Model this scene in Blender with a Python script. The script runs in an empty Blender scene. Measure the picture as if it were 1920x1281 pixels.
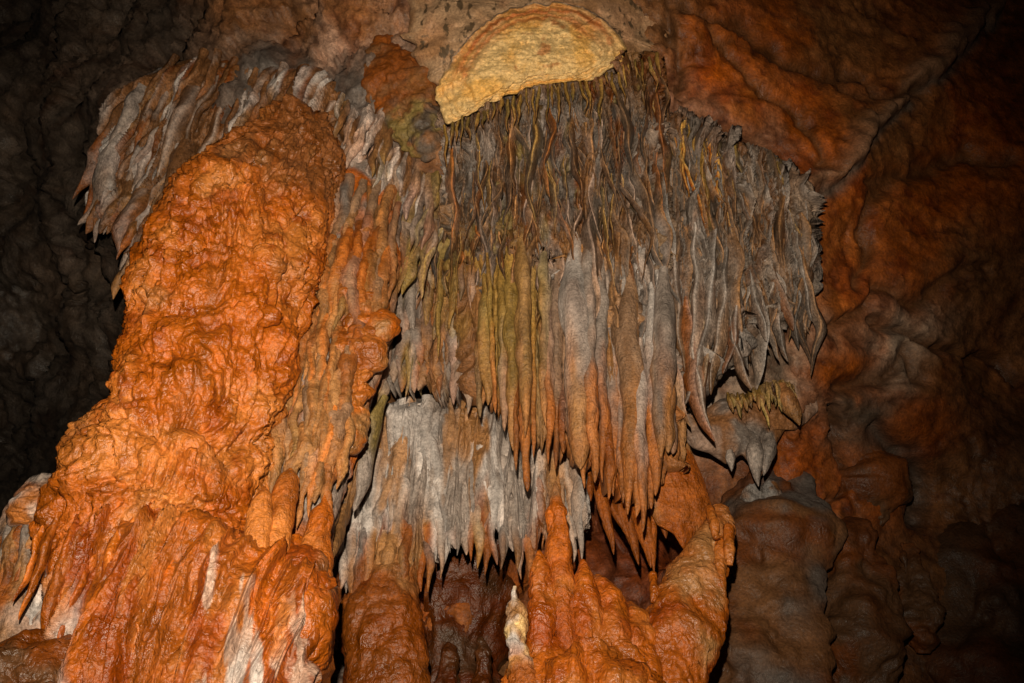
import bpy, math
import numpy as np
from mathutils import Matrix

# ------------------------------------------------------------------ camera, world, light
sc = bpy.context.scene
col = sc.collection
PITCH = math.radians(30.0)
F = 1663.0                       # focal length in photo pixels (photo 1920 x 1281)
CAM = np.array([0.0, 0.0, 1.6])
cam_d = bpy.data.cameras.new('camera')
cam = bpy.data.objects.new('camera', cam_d)
col.objects.link(cam)
cam_d.sensor_width = 36.0
cam_d.lens = 36.0 * F / 1920.0
cam_d.clip_start = 0.05
cam_d.clip_end = 200.0
cam.location = CAM
cam.rotation_euler = (math.radians(90) + PITCH, 0, 0)
sc.camera = cam

world = bpy.data.worlds.new('World')
sc.world = world
world.use_nodes = True
bg = world.node_tree.nodes['Background']
bg.inputs['Color'].default_value = (0.5, 0.55, 0.7, 1)
bg.inputs['Strength'].default_value = 0.0015      # a cave: no sky, only the camera's flash

CP, SP = math.cos(PITCH), math.sin(PITCH)


def ray(px, py):
    x = (np.asarray(px, float) - 960.0) / F
    y = -(np.asarray(py, float) - 640.5) / F
    return np.stack([x + 0 * y, CP - y * SP, SP + y * CP + 0 * x], -1)


def P(px, py, Y):
    """the point at horizontal distance Y seen at a photo pixel"""
    d = ray(px, py)
    t = np.asarray(Y, float) / d[..., 1]
    return CAM + d * t[..., None]


def mpp(px, py, Y):
    """metres per photo pixel at that point"""
    return np.asarray(Y, float) / ray(px, py)[..., 1] / F


flash = bpy.data.lights.new('camera_flash', 'SPOT')
flash.energy = 2800.0
flash.color = (1.0, 0.86, 0.66)
flash.spot_size = math.radians(90)
flash.spot_blend = 1.0
flash.shadow_soft_size = 0.035
fl = bpy.data.objects.new('camera_flash', flash)
col.objects.link(fl)
fl.location = (-0.10, -0.32, 1.6 + 0.55)
aim = P(720, 590, 6.5)
from mathutils import Vector
fl.rotation_euler = (Vector(aim) - fl.location).to_track_quat('-Z', 'Y').to_euler()

sc.view_settings.view_transform = 'Standard'
sc.view_settings.look = 'None'
sc.view_settings.exposure = 0.0
sc.view_settings.gamma = 1.0
sc.render.engine = 'CYCLES'
sc.cycles.max_bounces = 4
sc.cycles.diffuse_bounces = 3

# ------------------------------------------------------------------ noise (numpy)


def _hash(ix, iy, iz, seed):
    h = (ix.astype(np.uint32) * np.uint32(374761393) + iy.astype(np.uint32) * np.uint32(668265263)
         + iz.astype(np.uint32) * np.uint32(2147483647) + np.uint32((seed * 1274126177) & 0xffffffff))
    h = (h ^ (h >> np.uint32(13))) * np.uint32(1274126177)
    h = (h ^ (h >> np.uint32(15))) * np.uint32(2246822519)
    return h ^ (h >> np.uint32(16))


def _h01(ix, iy, iz, seed):
    return _hash(ix, iy, iz, seed).astype(np.float64) / 4294967295.0


def noise(p, seed=0):
    i = np.floor(p).astype(np.int64)
    f = p - i
    u = f * f * f * (f * (f * 6 - 15) + 10)
    r = 0.0
    for dx in (0, 1):
        wx = u[..., 0] if dx else 1 - u[..., 0]
        for dy in (0, 1):
            wy = u[..., 1] if dy else 1 - u[..., 1]
            for dz in (0, 1):
                wz = u[..., 2] if dz else 1 - u[..., 2]
                r = r + wx * wy * wz * _h01(i[..., 0] + dx, i[..., 1] + dy, i[..., 2] + dz, seed)
    return r * 2 - 1


def fbm(p, octv=4, seed=0, gain=0.5, lac=2.03):
    a, s, r = 1.0, 0.0, 0.0
    for k in range(octv):
        r = r + a * noise(p, seed + k * 17)
        s += a
        a *= gain
        p = p * lac + 3.7
    return r / s * 1.6


def ridged(p, octv=3, seed=0):
    a, s, r = 1.0, 0.0, 0.0
    for k in range(octv):
        r = r + a * (1 - np.abs(noise(p, seed + k * 31)) * 2.0)
        s += a
        a *= 0.5
        p = p * 2.1 + 1.3
    return r / s


def billow(p, octv=3, seed=0, gain=0.5):
    """rounded swellings parted by sharp creases, 0..1"""
    a, s, r = 1.0, 0.0, 0.0
    for k in range(octv):
        r = r + a * np.minimum(np.abs(noise(p, seed + k * 23)) * 2.2, 1.0)
        s += a
        a *= gain
        p = p * 2.17 + 5.1
    return r / s


def domes(p, seed=0, rmin=0.45, rmax=0.95):
    """overlapping rounded knobs, height 0..1, and the id of the winning knob"""
    i = np.floor(p).astype(np.int64)
    best = np.zeros(p.shape[:-1])
    ident = np.zeros(p.shape[:-1])
    for dx in (-1, 0, 1):
        for dy in (-1, 0, 1):
            for dz in (-1, 0, 1):
                cx, cy, cz = i[..., 0] + dx, i[..., 1] + dy, i[..., 2] + dz
                qx = cx + _h01(cx, cy, cz, seed)
                qy = cy + _h01(cx, cy, cz, seed + 1)
                qz = cz + _h01(cx, cy, cz, seed + 2)
                rr = _h01(cx, cy, cz, seed + 3)
                R = rmin + (rmax - rmin) * rr
                d2 = (p[..., 0] - qx) ** 2 + (p[..., 1] - qy) ** 2 + (p[..., 2] - qz) ** 2
                h = np.sqrt(np.clip(1 - d2 / (R * R), 0, 1)) * R / rmax
                m = h > best
                best = np.where(m, h, best)
                ident = np.where(m, rr, ident)
    return best, ident


def sstep(a, b, x):
    t = np.clip((x - a) / (b - a), 0, 1)
    return t * t * (3 - 2 * t)


def lerp(a, b, t):
    return a + (b - a) * t


def A3(c):
    return np.array(c, float)


# base colours (linear albedo)
ORANGE = A3((0.45, 0.114, 0.017)); PEACH = A3((0.55, 0.188, 0.045)); DEEP = A3((0.24, 0.048, 0.007))
RUST = A3((0.29, 0.080, 0.014)); TAN = A3((0.36, 0.175, 0.065)); GREY = A3((0.275, 0.225, 0.195))
WHITE = A3((0.60, 0.535, 0.50)); DARK = A3((0.095, 0.068, 0.05)); GOLD = A3((0.40, 0.235, 0.06))
BROWN = A3((0.20, 0.088, 0.034)); YEL = A3((0.84, 0.48, 0.14)); CREAM = A3((0.90, 0.61, 0.27))
PINK = A3((0.55, 0.36, 0.27)); SLATE = A3((0.17, 0.145, 0.13)); OLIVE = A3((0.27, 0.19, 0.06))

# ------------------------------------------------------------------ materials


def new_mat(name, bump=0.5, fine=70.0, ripple=0.0, rough=0.5, mott=0.35, spots=None, spec=0.5, blot=9.0, crease=0.6, zst=0.8, damp=0.06):
    m = bpy.data.materials.new(name)
    m.use_nodes = True
    nt = m.node_tree
    N, L = nt.nodes, nt.links
    N.clear()
    out = N.new('ShaderNodeOutputMaterial')
    b = N.new('ShaderNodeBsdfPrincipled')
    L.new(b.outputs[0], out.inputs[0])
    at = N.new('ShaderNodeAttribute'); at.attribute_name = 'tint'
    geo = N.new('ShaderNodeNewGeometry')
    # broad mottling of the mineral
    n1 = N.new('ShaderNodeTexNoise'); n1.inputs['Scale'].default_value = blot
    n1.inputs['Detail'].default_value = 6; n1.inputs['Roughness'].default_value = 0.68
    L.new(geo.outputs['Position'], n1.inputs['Vector'])
    mr = N.new('ShaderNodeMapRange'); mr.inputs[1].default_value = 0.3; mr.inputs[2].default_value = 0.72
    mr.inputs[3].default_value = 1.0 - mott; mr.inputs[4].default_value = 1.0 + mott * 0.7
    L.new(n1.outputs[0], mr.inputs[0])
    mul = N.new('ShaderNodeVectorMath'); mul.operation = 'SCALE'
    L.new(at.outputs['Color'], mul.inputs[0]); L.new(mr.outputs[0], mul.inputs['Scale'])
    # fine grain in hue
    n2 = N.new('ShaderNodeTexNoise'); n2.inputs['Scale'].default_value = 44
    n2.inputs['Detail'].default_value = 4; n2.inputs['Roughness'].default_value = 0.7
    L.new(geo.outputs['Position'], n2.inputs['Vector'])
    mr2 = N.new('ShaderNodeMapRange'); mr2.inputs[1].default_value = 0.35; mr2.inputs[2].default_value = 0.7
    mr2.inputs[3].default_value = 0.62; mr2.inputs[4].default_value = 1.24
    L.new(n2.outputs[0], mr2.inputs[0])
    hs = N.new('ShaderNodeHueSaturation')
    L.new(mul.outputs[0], hs.inputs['Color'])
    hs.inputs['Saturation'].default_value = 1.03
    L.new(mr2.outputs[0], hs.inputs['Value'])
    last = hs.outputs[0]
    if spots:
        mp = N.new('ShaderNodeMapping'); mp.inputs['Scale'].default_value = (1.0, 1.0, 0.45)
        L.new(geo.outputs['Position'], mp.inputs[0])
        n3 = N.new('ShaderNodeTexNoise'); n3.inputs['Scale'].default_value = spots
        n3.inputs['Detail'].default_value = 4; n3.inputs['Roughness'].default_value = 0.55
        L.new(mp.outputs[0], n3.inputs['Vector'])
        r3 = N.new('ShaderNodeMapRange'); r3.inputs[1].default_value = 0.56; r3.inputs[2].default_value = 0.62
        L.new(n3.outputs[0], r3.inputs[0])
        mx = N.new('ShaderNodeMix'); mx.data_type = 'RGBA'
        L.new(r3.outputs[0], mx.inputs[0]); L.new(last, mx.inputs[6])
        mx.inputs[7].default_value = (0.10, 0.062, 0.032, 1)
        last = mx.outputs[2]
    L.new(last, b.inputs['Base Color'])
    # roughness: damp patches
    mr4 = N.new('ShaderNodeMapRange'); mr4.inputs[1].default_value = 0.35; mr4.inputs[2].default_value = 0.65
    mr4.inputs[3].default_value = rough - 0.14; mr4.inputs[4].default_value = rough + 0.2
    L.new(n1.outputs[0], mr4.inputs[0])
    L.new(mr4.outputs[0], b.inputs['Roughness'])
    b.inputs['Specular IOR Level'].default_value = spec
    b.inputs['Coat Weight'].default_value = damp
    b.inputs['Coat Roughness'].default_value = 0.16
    # relief too fine for the mesh
    n5 = N.new('ShaderNodeTexNoise'); n5.inputs['Scale'].default_value = fine
    n5.inputs['Detail'].default_value = 4; n5.inputs['Roughness'].default_value = 0.62
    L.new(geo.outputs['Position'], n5.inputs['Vector'])
    # creased swellings
    n6 = N.new('ShaderNodeTexNoise'); n6.inputs['Scale'].default_value = fine * 0.42
    n6.inputs['Detail'].default_value = 2; n6.inputs['Distortion'].default_value = 0.6
    mp6 = N.new('ShaderNodeMapping'); mp6.inputs['Scale'].default_value = (1, 1, zst)
    L.new(geo.outputs['Position'], mp6.inputs[0]); L.new(mp6.outputs[0], n6.inputs['Vector'])
    sb = N.new('ShaderNodeMath'); sb.operation = 'SUBTRACT'; sb.inputs[1].default_value = 0.5
    ab = N.new('ShaderNodeMath'); ab.operation = 'ABSOLUTE'
    pw = N.new('ShaderNodeMath'); pw.operation = 'POWER'; pw.inputs[1].default_value = 0.95
    L.new(n6.outputs[0], sb.inputs[0]); L.new(sb.outputs[0], ab.inputs[0]); L.new(ab.outputs[0], pw.inputs[0])
    b6 = N.new('ShaderNodeBump'); b6.inputs['Strength'].default_value = crease
    b6.inputs['Distance'].default_value = 0.03
    L.new(pw.outputs[0], b6.inputs['Height'])
    bp = N.new('ShaderNodeBump'); bp.inputs['Strength'].default_value = bump
    bp.inputs['Distance'].default_value = 0.012
    L.new(n5.outputs[0], bp.inputs['Height']); L.new(b6.outputs[0], bp.inputs['Normal'])
    if ripple > 0:
        wv = N.new('ShaderNodeTexWave'); wv.bands_direction = 'Z'
        wv.inputs['Scale'].default_value = 13.0; wv.inputs['Distortion'].default_value = 9.0
        wv.inputs['Detail'].default_value = 3; wv.inputs['Detail Scale'].default_value = 4.0
        L.new(geo.outputs['Position'], wv.inputs['Vector'])
        b2 = N.new('ShaderNodeBump'); b2.inputs['Strength'].default_value = ripple
        b2.inputs['Distance'].default_value = 0.010
        L.new(wv.outputs[0], b2.inputs['Height']); L.new(bp.outputs[0], b2.inputs['Normal'])
        L.new(b2.outputs[0], b.inputs['Normal']); L.new(b2.outputs[0], b.inputs['Coat Normal'])
    else:
        L.new(bp.outputs[0], b.inputs['Normal']); L.new(bp.outputs[0], b.inputs['Coat Normal'])
    return m


M_ROCK = new_mat('cave_rock', bump=0.55, fine=40, rough=0.62, mott=0.45, blot=5.0, spec=0.3, crease=0.5)
M_FLOW = new_mat('flowstone', bump=0.7, fine=42, ripple=0.15, rough=0.38, mott=0.36, blot=6.0, crease=0.9, spec=0.5)
M_DRAPE = new_mat('drapery_calcite', bump=0.7, fine=60, ripple=0.15, rough=0.46, mott=0.5, blot=11.0, crease=0.6, zst=0.3, spec=0.4)
M_RIB = new_mat('ribbed_calcite', bump=0.7, fine=60, ripple=0.3, rough=0.48, mott=0.4, blot=9.0, crease=0.7, zst=0.45, spec=0.4)
M_SPECK = new_mat('speckled_rock', bump=0.5, fine=60, rough=0.6, mott=0.25, spots=11.0, spec=0.3, crease=0.2)
M_SHIELD = new_mat('crystalline_calcite', bump=0.9, fine=95, rough=0.42, mott=0.25, blot=14.0, spec=0.5, crease=0.4)

# ------------------------------------------------------------------ mesh helpers
STATS = {'tris': 0}


def mesh_obj(name, V, Fq, tint, mat, parent=None, origin=None):
    V = np.asarray(V, float)
    o3 = V.mean(0) if origin is None else np.asarray(origin, float)
    Fq = np.asarray(Fq, np.int32)
    n = Fq.shape[1]
    me = bpy.data.meshes.new(name)
    me.vertices.add(len(V))
    me.vertices.foreach_set('co', (V - o3).astype(np.float32).ravel())
    me.loops.add(Fq.size)
    me.loops.foreach_set('vertex_index', Fq.ravel())
    me.polygons.add(len(Fq))
    me.polygons.foreach_set('loop_start', np.arange(0, Fq.size, n, dtype=np.int32))
    me.polygons.foreach_set('use_smooth', np.ones(len(Fq), bool))
    me.update(calc_edges=True)
    a = me.attributes.new('tint', 'FLOAT_COLOR', 'POINT')
    c = np.ones((len(V), 4), np.float32)
    c[:, :3] = np.clip(tint, 0.004, 0.9)
    a.data.foreach_set('color', c.ravel())
    me.materials.append(mat)
    ob = bpy.data.objects.new(name, me)
    col.objects.link(ob)
    if parent is not None:
        ob.parent = parent
        ob.location = o3 - np.array(parent.location)
        g = parent.parent
        if g is not None:
            ob.location = o3 - np.array(parent.location) - np.array(g.location)
    else:
        ob.location = o3
    STATS['tris'] += len(Fq) * (n - 2)
    return ob


def tag(o, label, cat, group=None):
    o['label'] = label
    o['category'] = cat
    if group:
        o['group'] = group
    return o


def thing(name, label, cat, loc, group=None):
    o = bpy.data.objects.new(name, None)
    col.objects.link(o)
    o.location = loc
    o.empty_display_size = 0.2
    return tag(o, label, cat, group)


def grid_faces(nr, nc, wrap=False):
    r = np.arange(nr - 1)[:, None]
    c = np.arange(nc if wrap else nc - 1)[None, :]
    c2 = (c + 1) % nc
    a = r * nc + c
    b = r * nc + c2
    d = (r + 1) * nc + c
    e = (r + 1) * nc + c2
    return np.stack([a, b, e, d], -1).reshape(-1, 4)


def grid_normals(G):
    du = np.gradient(G, axis=1)
    dv = np.gradient(G, axis=0)
    n = np.cross(du, dv)
    n /= np.linalg.norm(n, axis=-1, keepdims=True) + 1e-12
    # towards the viewer's side
    s = np.sign(((CAM - G) * n).sum(-1, keepdims=True).mean())
    return n * s


def poly(pts, t):
    """sample a polyline (k columns) at fractions t of its length along the first two columns"""
    pts = np.asarray(pts, float)
    d = np.r_[0, np.cumsum(np.hypot(np.diff(pts[:, 0]), np.diff(pts[:, 1])))]
    d /= d[-1]
    return np.stack([np.interp(t, d, pts[:, k]) for k in range(pts.shape[1])], -1)


def smooth_poly(pts, n):
    p = poly(pts, np.linspace(0, 1, n))
    for _ in range(max(1, n // (len(pts) * 4))):
        q = p.copy()
        q[1:-1] = (p[:-2] + 2 * p[1:-1] + p[2:]) / 4
        p = q
    return p


def idw(ctrl, X, Yp, power=3.2, s0=40.0):
    ctrl = np.asarray(ctrl, float)
    num = 0.0
    den = 0.0
    for c in ctrl:
        w = 1.0 / (np.hypot(X - c[0], Yp - c[1]) + s0) ** power
        num = num + w[..., None] * c[2:]
        den = den + w
    return num / den[..., None]


# ------------------------------------------------------------------ swept bodies (shafts, stalagmites, buttresses)


def body(name, pts, mat, parent=None, nr=120, nc=80, squash=0.9, disp=None, tint=None, cap=True, sink=0.0, cut=1.0):
    """pts rows: px, py, Y, half-width px. A closed, roughly round body along that axis.
    disp(pos, dirs, s, th) -> metres outward; tint(pos, s, th, h) -> rgb"""
    nr, nc = max(24, int(nr * 0.78)), max(20, int(nc * 0.72))
    p = smooth_poly(pts, nr)
    C = P(p[:, 0], p[:, 1], p[:, 2])
    R = p[:, 3] * mpp(p[:, 0], p[:, 1], p[:, 2])
    th = np.linspace(0, 2 * math.pi, nc, endpoint=False)
    th = th + 0.55 * -np.sin(th)                                    # closer rings of points on the open side than against the rock
    T = np.gradient(C, axis=0)
    T /= np.linalg.norm(T, axis=1, keepdims=True)
    fw = CAM - C
    fw = fw - (fw * T).sum(1, keepdims=True) * T
    fw /= np.linalg.norm(fw, axis=1, keepdims=True)
    lt = np.cross(T, fw)
    dirs = (np.cos(th)[None, :, None] * fw[:, None, :] * squash + np.sin(th)[None, :, None] * lt[:, None, :])
    G = C[:, None, :] + dirs * R[:, None, None]
    s = np.linspace(0, 1, nr)[:, None] + 0 * th[None, :]
    TH = th[None, :] + 0 * s
    h = 0.0 * s
    nd = dirs / np.linalg.norm(dirs, axis=-1, keepdims=True)
    if disp is not None:
        h = disp(G, nd, s, TH)
        G = G + nd * h[..., None]
    tt = tint(G, s, TH, h)
    V = G.reshape(-1, 3)
    tt = np.broadcast_to(tt, G.shape).reshape(-1, 3)
    Fq = grid_faces(nr, nc, True)
    if cap:
        k = len(V)
        V = np.vstack([V, G[0].mean(0), G[-1].mean(0)])
        tt = np.vstack([tt, tt[0], tt[-1]])
        a = np.arange(nc)
        b = (a + 1) % nc
        Fq = np.vstack([Fq, np.stack([b, a, np.full(nc, k), np.full(nc, k)], 1)[:, [0, 1, 2, 2]]]) if False else Fq
        # caps as thin quads fanned to a repeated centre ring
        V = V[:k]; tt = tt[:k]
        r0 = G[0] * 0.02 + G[0].mean(0) * 0.98
        r1 = G[-1] * 0.02 + G[-1].mean(0) * 0.98
        V = np.vstack([V, r0, r1]); tt = np.vstack([tt, tt[:nc], tt[k - nc:k]])
        Fq = np.vstack([Fq, np.stack([k + a, k + b, b, a], 1),
                        np.stack([k - nc + a, k - nc + b, k + nc + b, k + nc + a], 1)])
    return mesh_obj(name, V, Fq, tt, mat, parent)


# ------------------------------------------------------------------ one hanging drapery or stalactite


def hang(name, pts, mat, parent, rng, top, bot, crest=None, blade=0.5, proj=1.3, wav=0.25, nr=26, nc=12, tip=0.28,
         rough=0.22, head=0.6, out=0.0, bulge=0.0, split=0.5, blend=0.25, tipw=0.06, ring=0.0, field=None, fmix=0.75):
    """pts rows: px, py, Y, half-width px, from the root on the wall to the free tip."""
    nr = max(12, int(nr * 0.72))
    p = smooth_poly(pts, nr)
    s = np.linspace(0, 1, nr)
    m = mpp(p[:, 0], p[:, 1], p[:, 2])
    C = P(p[:, 0], p[:, 1], p[:, 2])
    W = p[:, 3] * m
    w0 = W.mean()
    L = np.linalg.norm(C[-1] - C[0])
    # taper: narrow root, full middle, pointed tip
    prof = lerp(head, 1.0, sstep(0, 0.3, s)) * np.where(s > 1 - tip, np.sqrt(np.clip((1 - s) / tip, 0, 1)) * 0.9 + 0.1 * (1 - s) / tip, 1.0)
    prof = np.maximum(prof, tipw)
    ph = rng.rand(6) * 6.28
    k1 = L / (w0 * 9 + 0.05)
    wx = wav * w0 * (np.sin(s * 6.28 * k1 * 0.5 + ph[0]) + 0.5 * np.sin(s * 6.28 * k1 * 1.3 + ph[1])) * sstep(0, 0.2, s)
    th = np.linspace(0, 2 * math.pi, nc, endpoint=False) + math.pi / nc * 0
    yaw = rng.uniform(-0.45, 0.45) + 0.25 * np.sin(s * 5 + ph[2])
    ct, st = np.cos(th), np.sin(th)
    sx = st * (1 - blade * np.clip(ct, 0, 1) ** 1.0 * 0.85)
    sy = ct * proj
    cy, sy_ = np.cos(yaw), np.sin(yaw)
    lx = (sx[None, :] * cy[:, None] - sy[None, :] * sy_[:, None])
    ly = (sx[None, :] * sy_[:, None] + sy[None, :] * cy[:, None])
    R = (W * prof)[:, None]
    base = C.copy()
    base[:, 0] += wx
    base[:, 1] -= out * w0 * s
    lob = 1 + bulge * np.sin(s * L / w0 * 0.9 + ph[3])[:, None] * 0.5
    if ring:
        lob = lob + ring * np.sin(s * L / (w0 * 0.35) + 2 * np.sin(s * 9 + ph[4]))[:, None]
    G = np.empty((nr, nc, 3))
    G[..., 0] = base[:, 0:1] + lx * R * lob
    G[..., 1] = base[:, 1:2] - ly * R * lob
    G[..., 2] = base[:, 2:3]
    q = G / (w0 * 1.6)
    q[..., 2] *= 0.35
    sd = rng.randint(1000)
    nz = noise(q, sd) + 0.5 * noise(q * 2.3, sd + 9)
    G[..., 0] += nz * rough * R * (st[None, :])
    G[..., 1] -= nz * rough * R * (ct[None, :]) * proj
    G[..., 2] += 0.6 * rough * R * noise(q * 1.7, sd + 20) * prof[:, None]
    nn = noise(G * A3((9.0, 9.0, 1.6)) + 11, sd + 3) * 0.5 + noise(G * A3((26.0, 26.0, 6.0)), sd + 5) * 0.3
    t = sstep(split - blend, split + blend, s[:, None] + nn * 0.45)
    tt = lerp(top[None, None, :], bot[None, None, :], t[..., None])
    if field is not None:
        tt = lerp(tt, field(G) * np.clip(top.mean() / 0.16, 0.8, 1.25) ** 0.5, fmix)
    if crest is not None:
        cw = np.clip(ct, 0, 1)[None, :] ** 6 * (0.75 + 0.5 * nn)
        tt = lerp(tt, crest[None, None, :], np.clip(cw, 0, 1)[..., None])
    tt = tt * (1 + 0.7 * nn[..., None])
    V = G.reshape(-1, 3)
    return mesh_obj(name, V, grid_faces(nr, nc, True), tt.reshape(-1, 3), mat, parent, origin=C[0])


def persp(px, py):
    """slope dx/dy of a plumb line seen at that pixel"""
    return (px - 960.0) / (py - 640.5 + F / math.tan(PITCH))


def pick(rng, pal):
    w = np.array([c[-1] for c in pal], float)
    return pal[rng.choice(len(pal), p=w / w.sum())]


def fringe(root, rng, line, n, length, hw, Yf, pal, lean=0.0, jl=0.1, mat=None, name='drapery', yoff=0.0, ymax=None, ysd=16, xmax=9999, big=0.0,
           crestw=0.5, blade=0.6, proj=1.5, wav=0.3, jit=14, follow=(0.0, 0.0), **kw):
    """a row of draperies rooted along a line; line rows: px, py. Yf(px,py) is the ceiling's distance."""
    ss = (np.arange(n) + rng.uniform(-0.35, 0.35, n) + 0.5) / n
    for s in ss:
        px, py = poly(line, np.array([np.clip(s, 0, 1)]))[0]
        py += rng.uniform(-jit, jit)
        Lp = rng.uniform(*length) * (1.25 if rng.rand() < 0.12 else 1.0)
        if ymax is not None:
            Lp = max(35.0, min(Lp, ymax(px) + rng.normal(0, ysd) - py))
        w = rng.uniform(*hw)
        if rng.rand() < big:
            w *= 1.9
            Lp *= 1.3
        sl = persp(px, py) + lean + rng.normal(0, jl)
        sl = min(sl, (xmax - px) / Lp)
        Y0 = float(Yf(px, py)) + yoff
        k1, k2 = rng.normal(0, 0.05, 2) * Lp
        fo = rng.uniform(*follow)
        pts = []
        for f, k, ws in ((0, 0, 1), (0.33, k1, rng.uniform(0.85, 1.2)), (0.66, k2, rng.uniform(0.8, 1.1)), (1, 0, 0.7)):
            x, y = px + sl * Lp * f + k, py + Lp * f
            pts.append((x, y, Y0 + (0.06 if f == 0 else 0) + fo * (float(Yf(x, y)) + yoff - Y0), w * ws))
        c = pick(rng, pal)
        top, bot, cr = c[0], c[1], c[2]
        v = rng.uniform(0.72, 1.25)
        crest = None if cr is None else lerp(top, cr, crestw) * v
        hang(name, pts, mat or M_DRAPE, root, rng, top * v, bot * v, crest, blade=blade, proj=proj, wav=wav, **kw)


# ------------------------------------------------------------------ plates traced from an outline, with real thickness


def plate(name, outline, Yf, mat, parent=None, nr=40, nc=160, dome=0.15, thick=0.25, disp=None, tint=None, center=None, edge=1.0, rag=0.0, seed=0):
    """a slab: its face is domed towards the viewer, its rim turns back by `thick`. outline rows: px, py"""
    o = np.asarray(outline, float)
    o = np.vstack([o, o[:1]])
    b = poly(o, np.linspace(0, 1, nc, endpoint=False))
    for _ in range(2):
        b = (np.roll(b, 1, 0) + 2 * b + np.roll(b, -1, 0)) / 4
    if rag:
        qa = np.linspace(0, 2 * math.pi, nc, endpoint=False)
        qq = np.stack([np.cos(qa) * 9, np.sin(qa) * 9, 0 * qa + seed], -1)
        b = b + rag * np.stack([fbm(qq, 4, seed), fbm(qq, 4, seed + 5)], -1)
    c = b.mean(0) if center is None else np.asarray(center, float)
    r = np.linspace(0.0, 1, nr) ** 0.85
    r = np.maximum(r, 0.004)
    X = c[0] + (b[None, :, 0] - c[0]) * r[:, None]
    Yp = c[1] + (b[None, :, 1] - c[1]) * r[:, None]
    G = P(X, Yp, Yf(X, Yp))
    d = dome * (np.sqrt(np.clip(1 - (r ** 2.2) * 0.98, 0, 1)))
    to = CAM - G
    to /= np.linalg.norm(to, axis=-1, keepdims=True)
    G = G + to * d[:, None, None]
    # the rim, turned back
    back = 7
    rows = [G]
    last = G[-1]
    cen = last.mean(0)
    for k in range(1, back):
        f = k / (back - 1)
        rows.append((last - to[-1] * thick * f + (cen - last) * (0.12 * f ** 2))[None])
    G = np.concatenate(rows, 0)
    rr = np.concatenate([r, np.full(back - 1, 1.0)])[:, None] + 0 * G[..., 0]
    ang = np.linspace(0, 2 * math.pi, nc, endpoint=False)[None, :] + 0 * rr
    nrm = np.concatenate([to, np.repeat(to[-1:], back - 1, 0)], 0)
    h = 0 * rr
    if disp is not None:
        h = disp(G, rr, ang)
        G = G + nrm * h[..., None]
    XX = np.concatenate([X, np.repeat(X[-1:], back - 1, 0)], 0)
    YY = np.concatenate([Yp, np.repeat(Yp[-1:], back - 1, 0)], 0)
    tt = np.broadcast_to(tint(G, rr, ang, h, XX, YY), G.shape)
    return mesh_obj(name, G.reshape(-1, 3), grid_faces(len(G), nc, True), tt.reshape(-1, 3), mat, parent)


def sheet(name, top, bot, Yf, mat, parent, nu, nv, disp, tint, back=0.35, ragged=0.0, seed=0, tuck=0.25, side=(0.15, 0.15), foot=0.0):
    """a hanging sheet between an upper and a lower line, its edges turned back so that it has thickness"""
    nu, nv = int(nu * 0.74), int(nv * 0.74)
    u = np.linspace(0, 1, nu)
    a, b = poly(top, u), poly(bot, u)
    if ragged:
        q = np.stack([u * nu / 6.0, 0 * u, 0 * u], -1)
        b[:, 1] += ragged * (noise(q, seed) + 0.6 * noise(q * 2.4, seed + 3))
    v = np.linspace(0, 1, nv)[:, None]
    X = a[None, :, 0] * (1 - v) + b[None, :, 0] * v
    Yp = a[None, :, 1] * (1 - v) + b[None, :, 1] * v
    tk = np.clip(1 - v / 0.09, 0, 1) ** 2 * tuck + 0 * X          # the upper edge turns back into the rock
    uu = u[None, :] + 0 * X
    sd = np.clip(1 - uu / 0.07, 0, 1) ** 2 * side[0] + np.clip(1 - (1 - uu) / 0.07, 0, 1) ** 2 * side[1] + np.clip(1 - (1 - v) / 0.06, 0, 1) ** 2 * foot
    G = P(X, Yp, Yf(X, Yp) + tk + sd)
    nrm = grid_normals(G)
    h = disp(G, X, Yp)
    tt = np.broadcast_to(tint(G, X, Yp, h), G.shape)
    h = h * lerp(0.15, 1.0, sstep(0.0, 0.07, v + 0 * X)) * lerp(0.3, 1.0, sstep(0.0, 0.05, np.minimum(uu, 1 - uu)))
    if foot:
        h = h * lerp(0.2, 1.0, sstep(0.0, 0.06, 1 - v + 0 * X))
    G = G + nrm * h[..., None]
    push = A3((0, back, back * 0.25))

    def pad(M, edge):
        return np.concatenate([edge(M[:1]), M, edge(M[-1:])], 0)
    G = pad(G, lambda r: r + push)
    G = np.swapaxes(pad(np.swapaxes(G, 0, 1), lambda r: r + push), 0, 1)
    tt = pad(tt, lambda r: r)
    tt = np.swapaxes(pad(np.swapaxes(tt, 0, 1), lambda r: r), 0, 1)
    return mesh_obj(name, G.reshape(-1, 3), grid_faces(nv + 2, nu + 2), tt.reshape(-1, 3), mat, parent)


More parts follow.
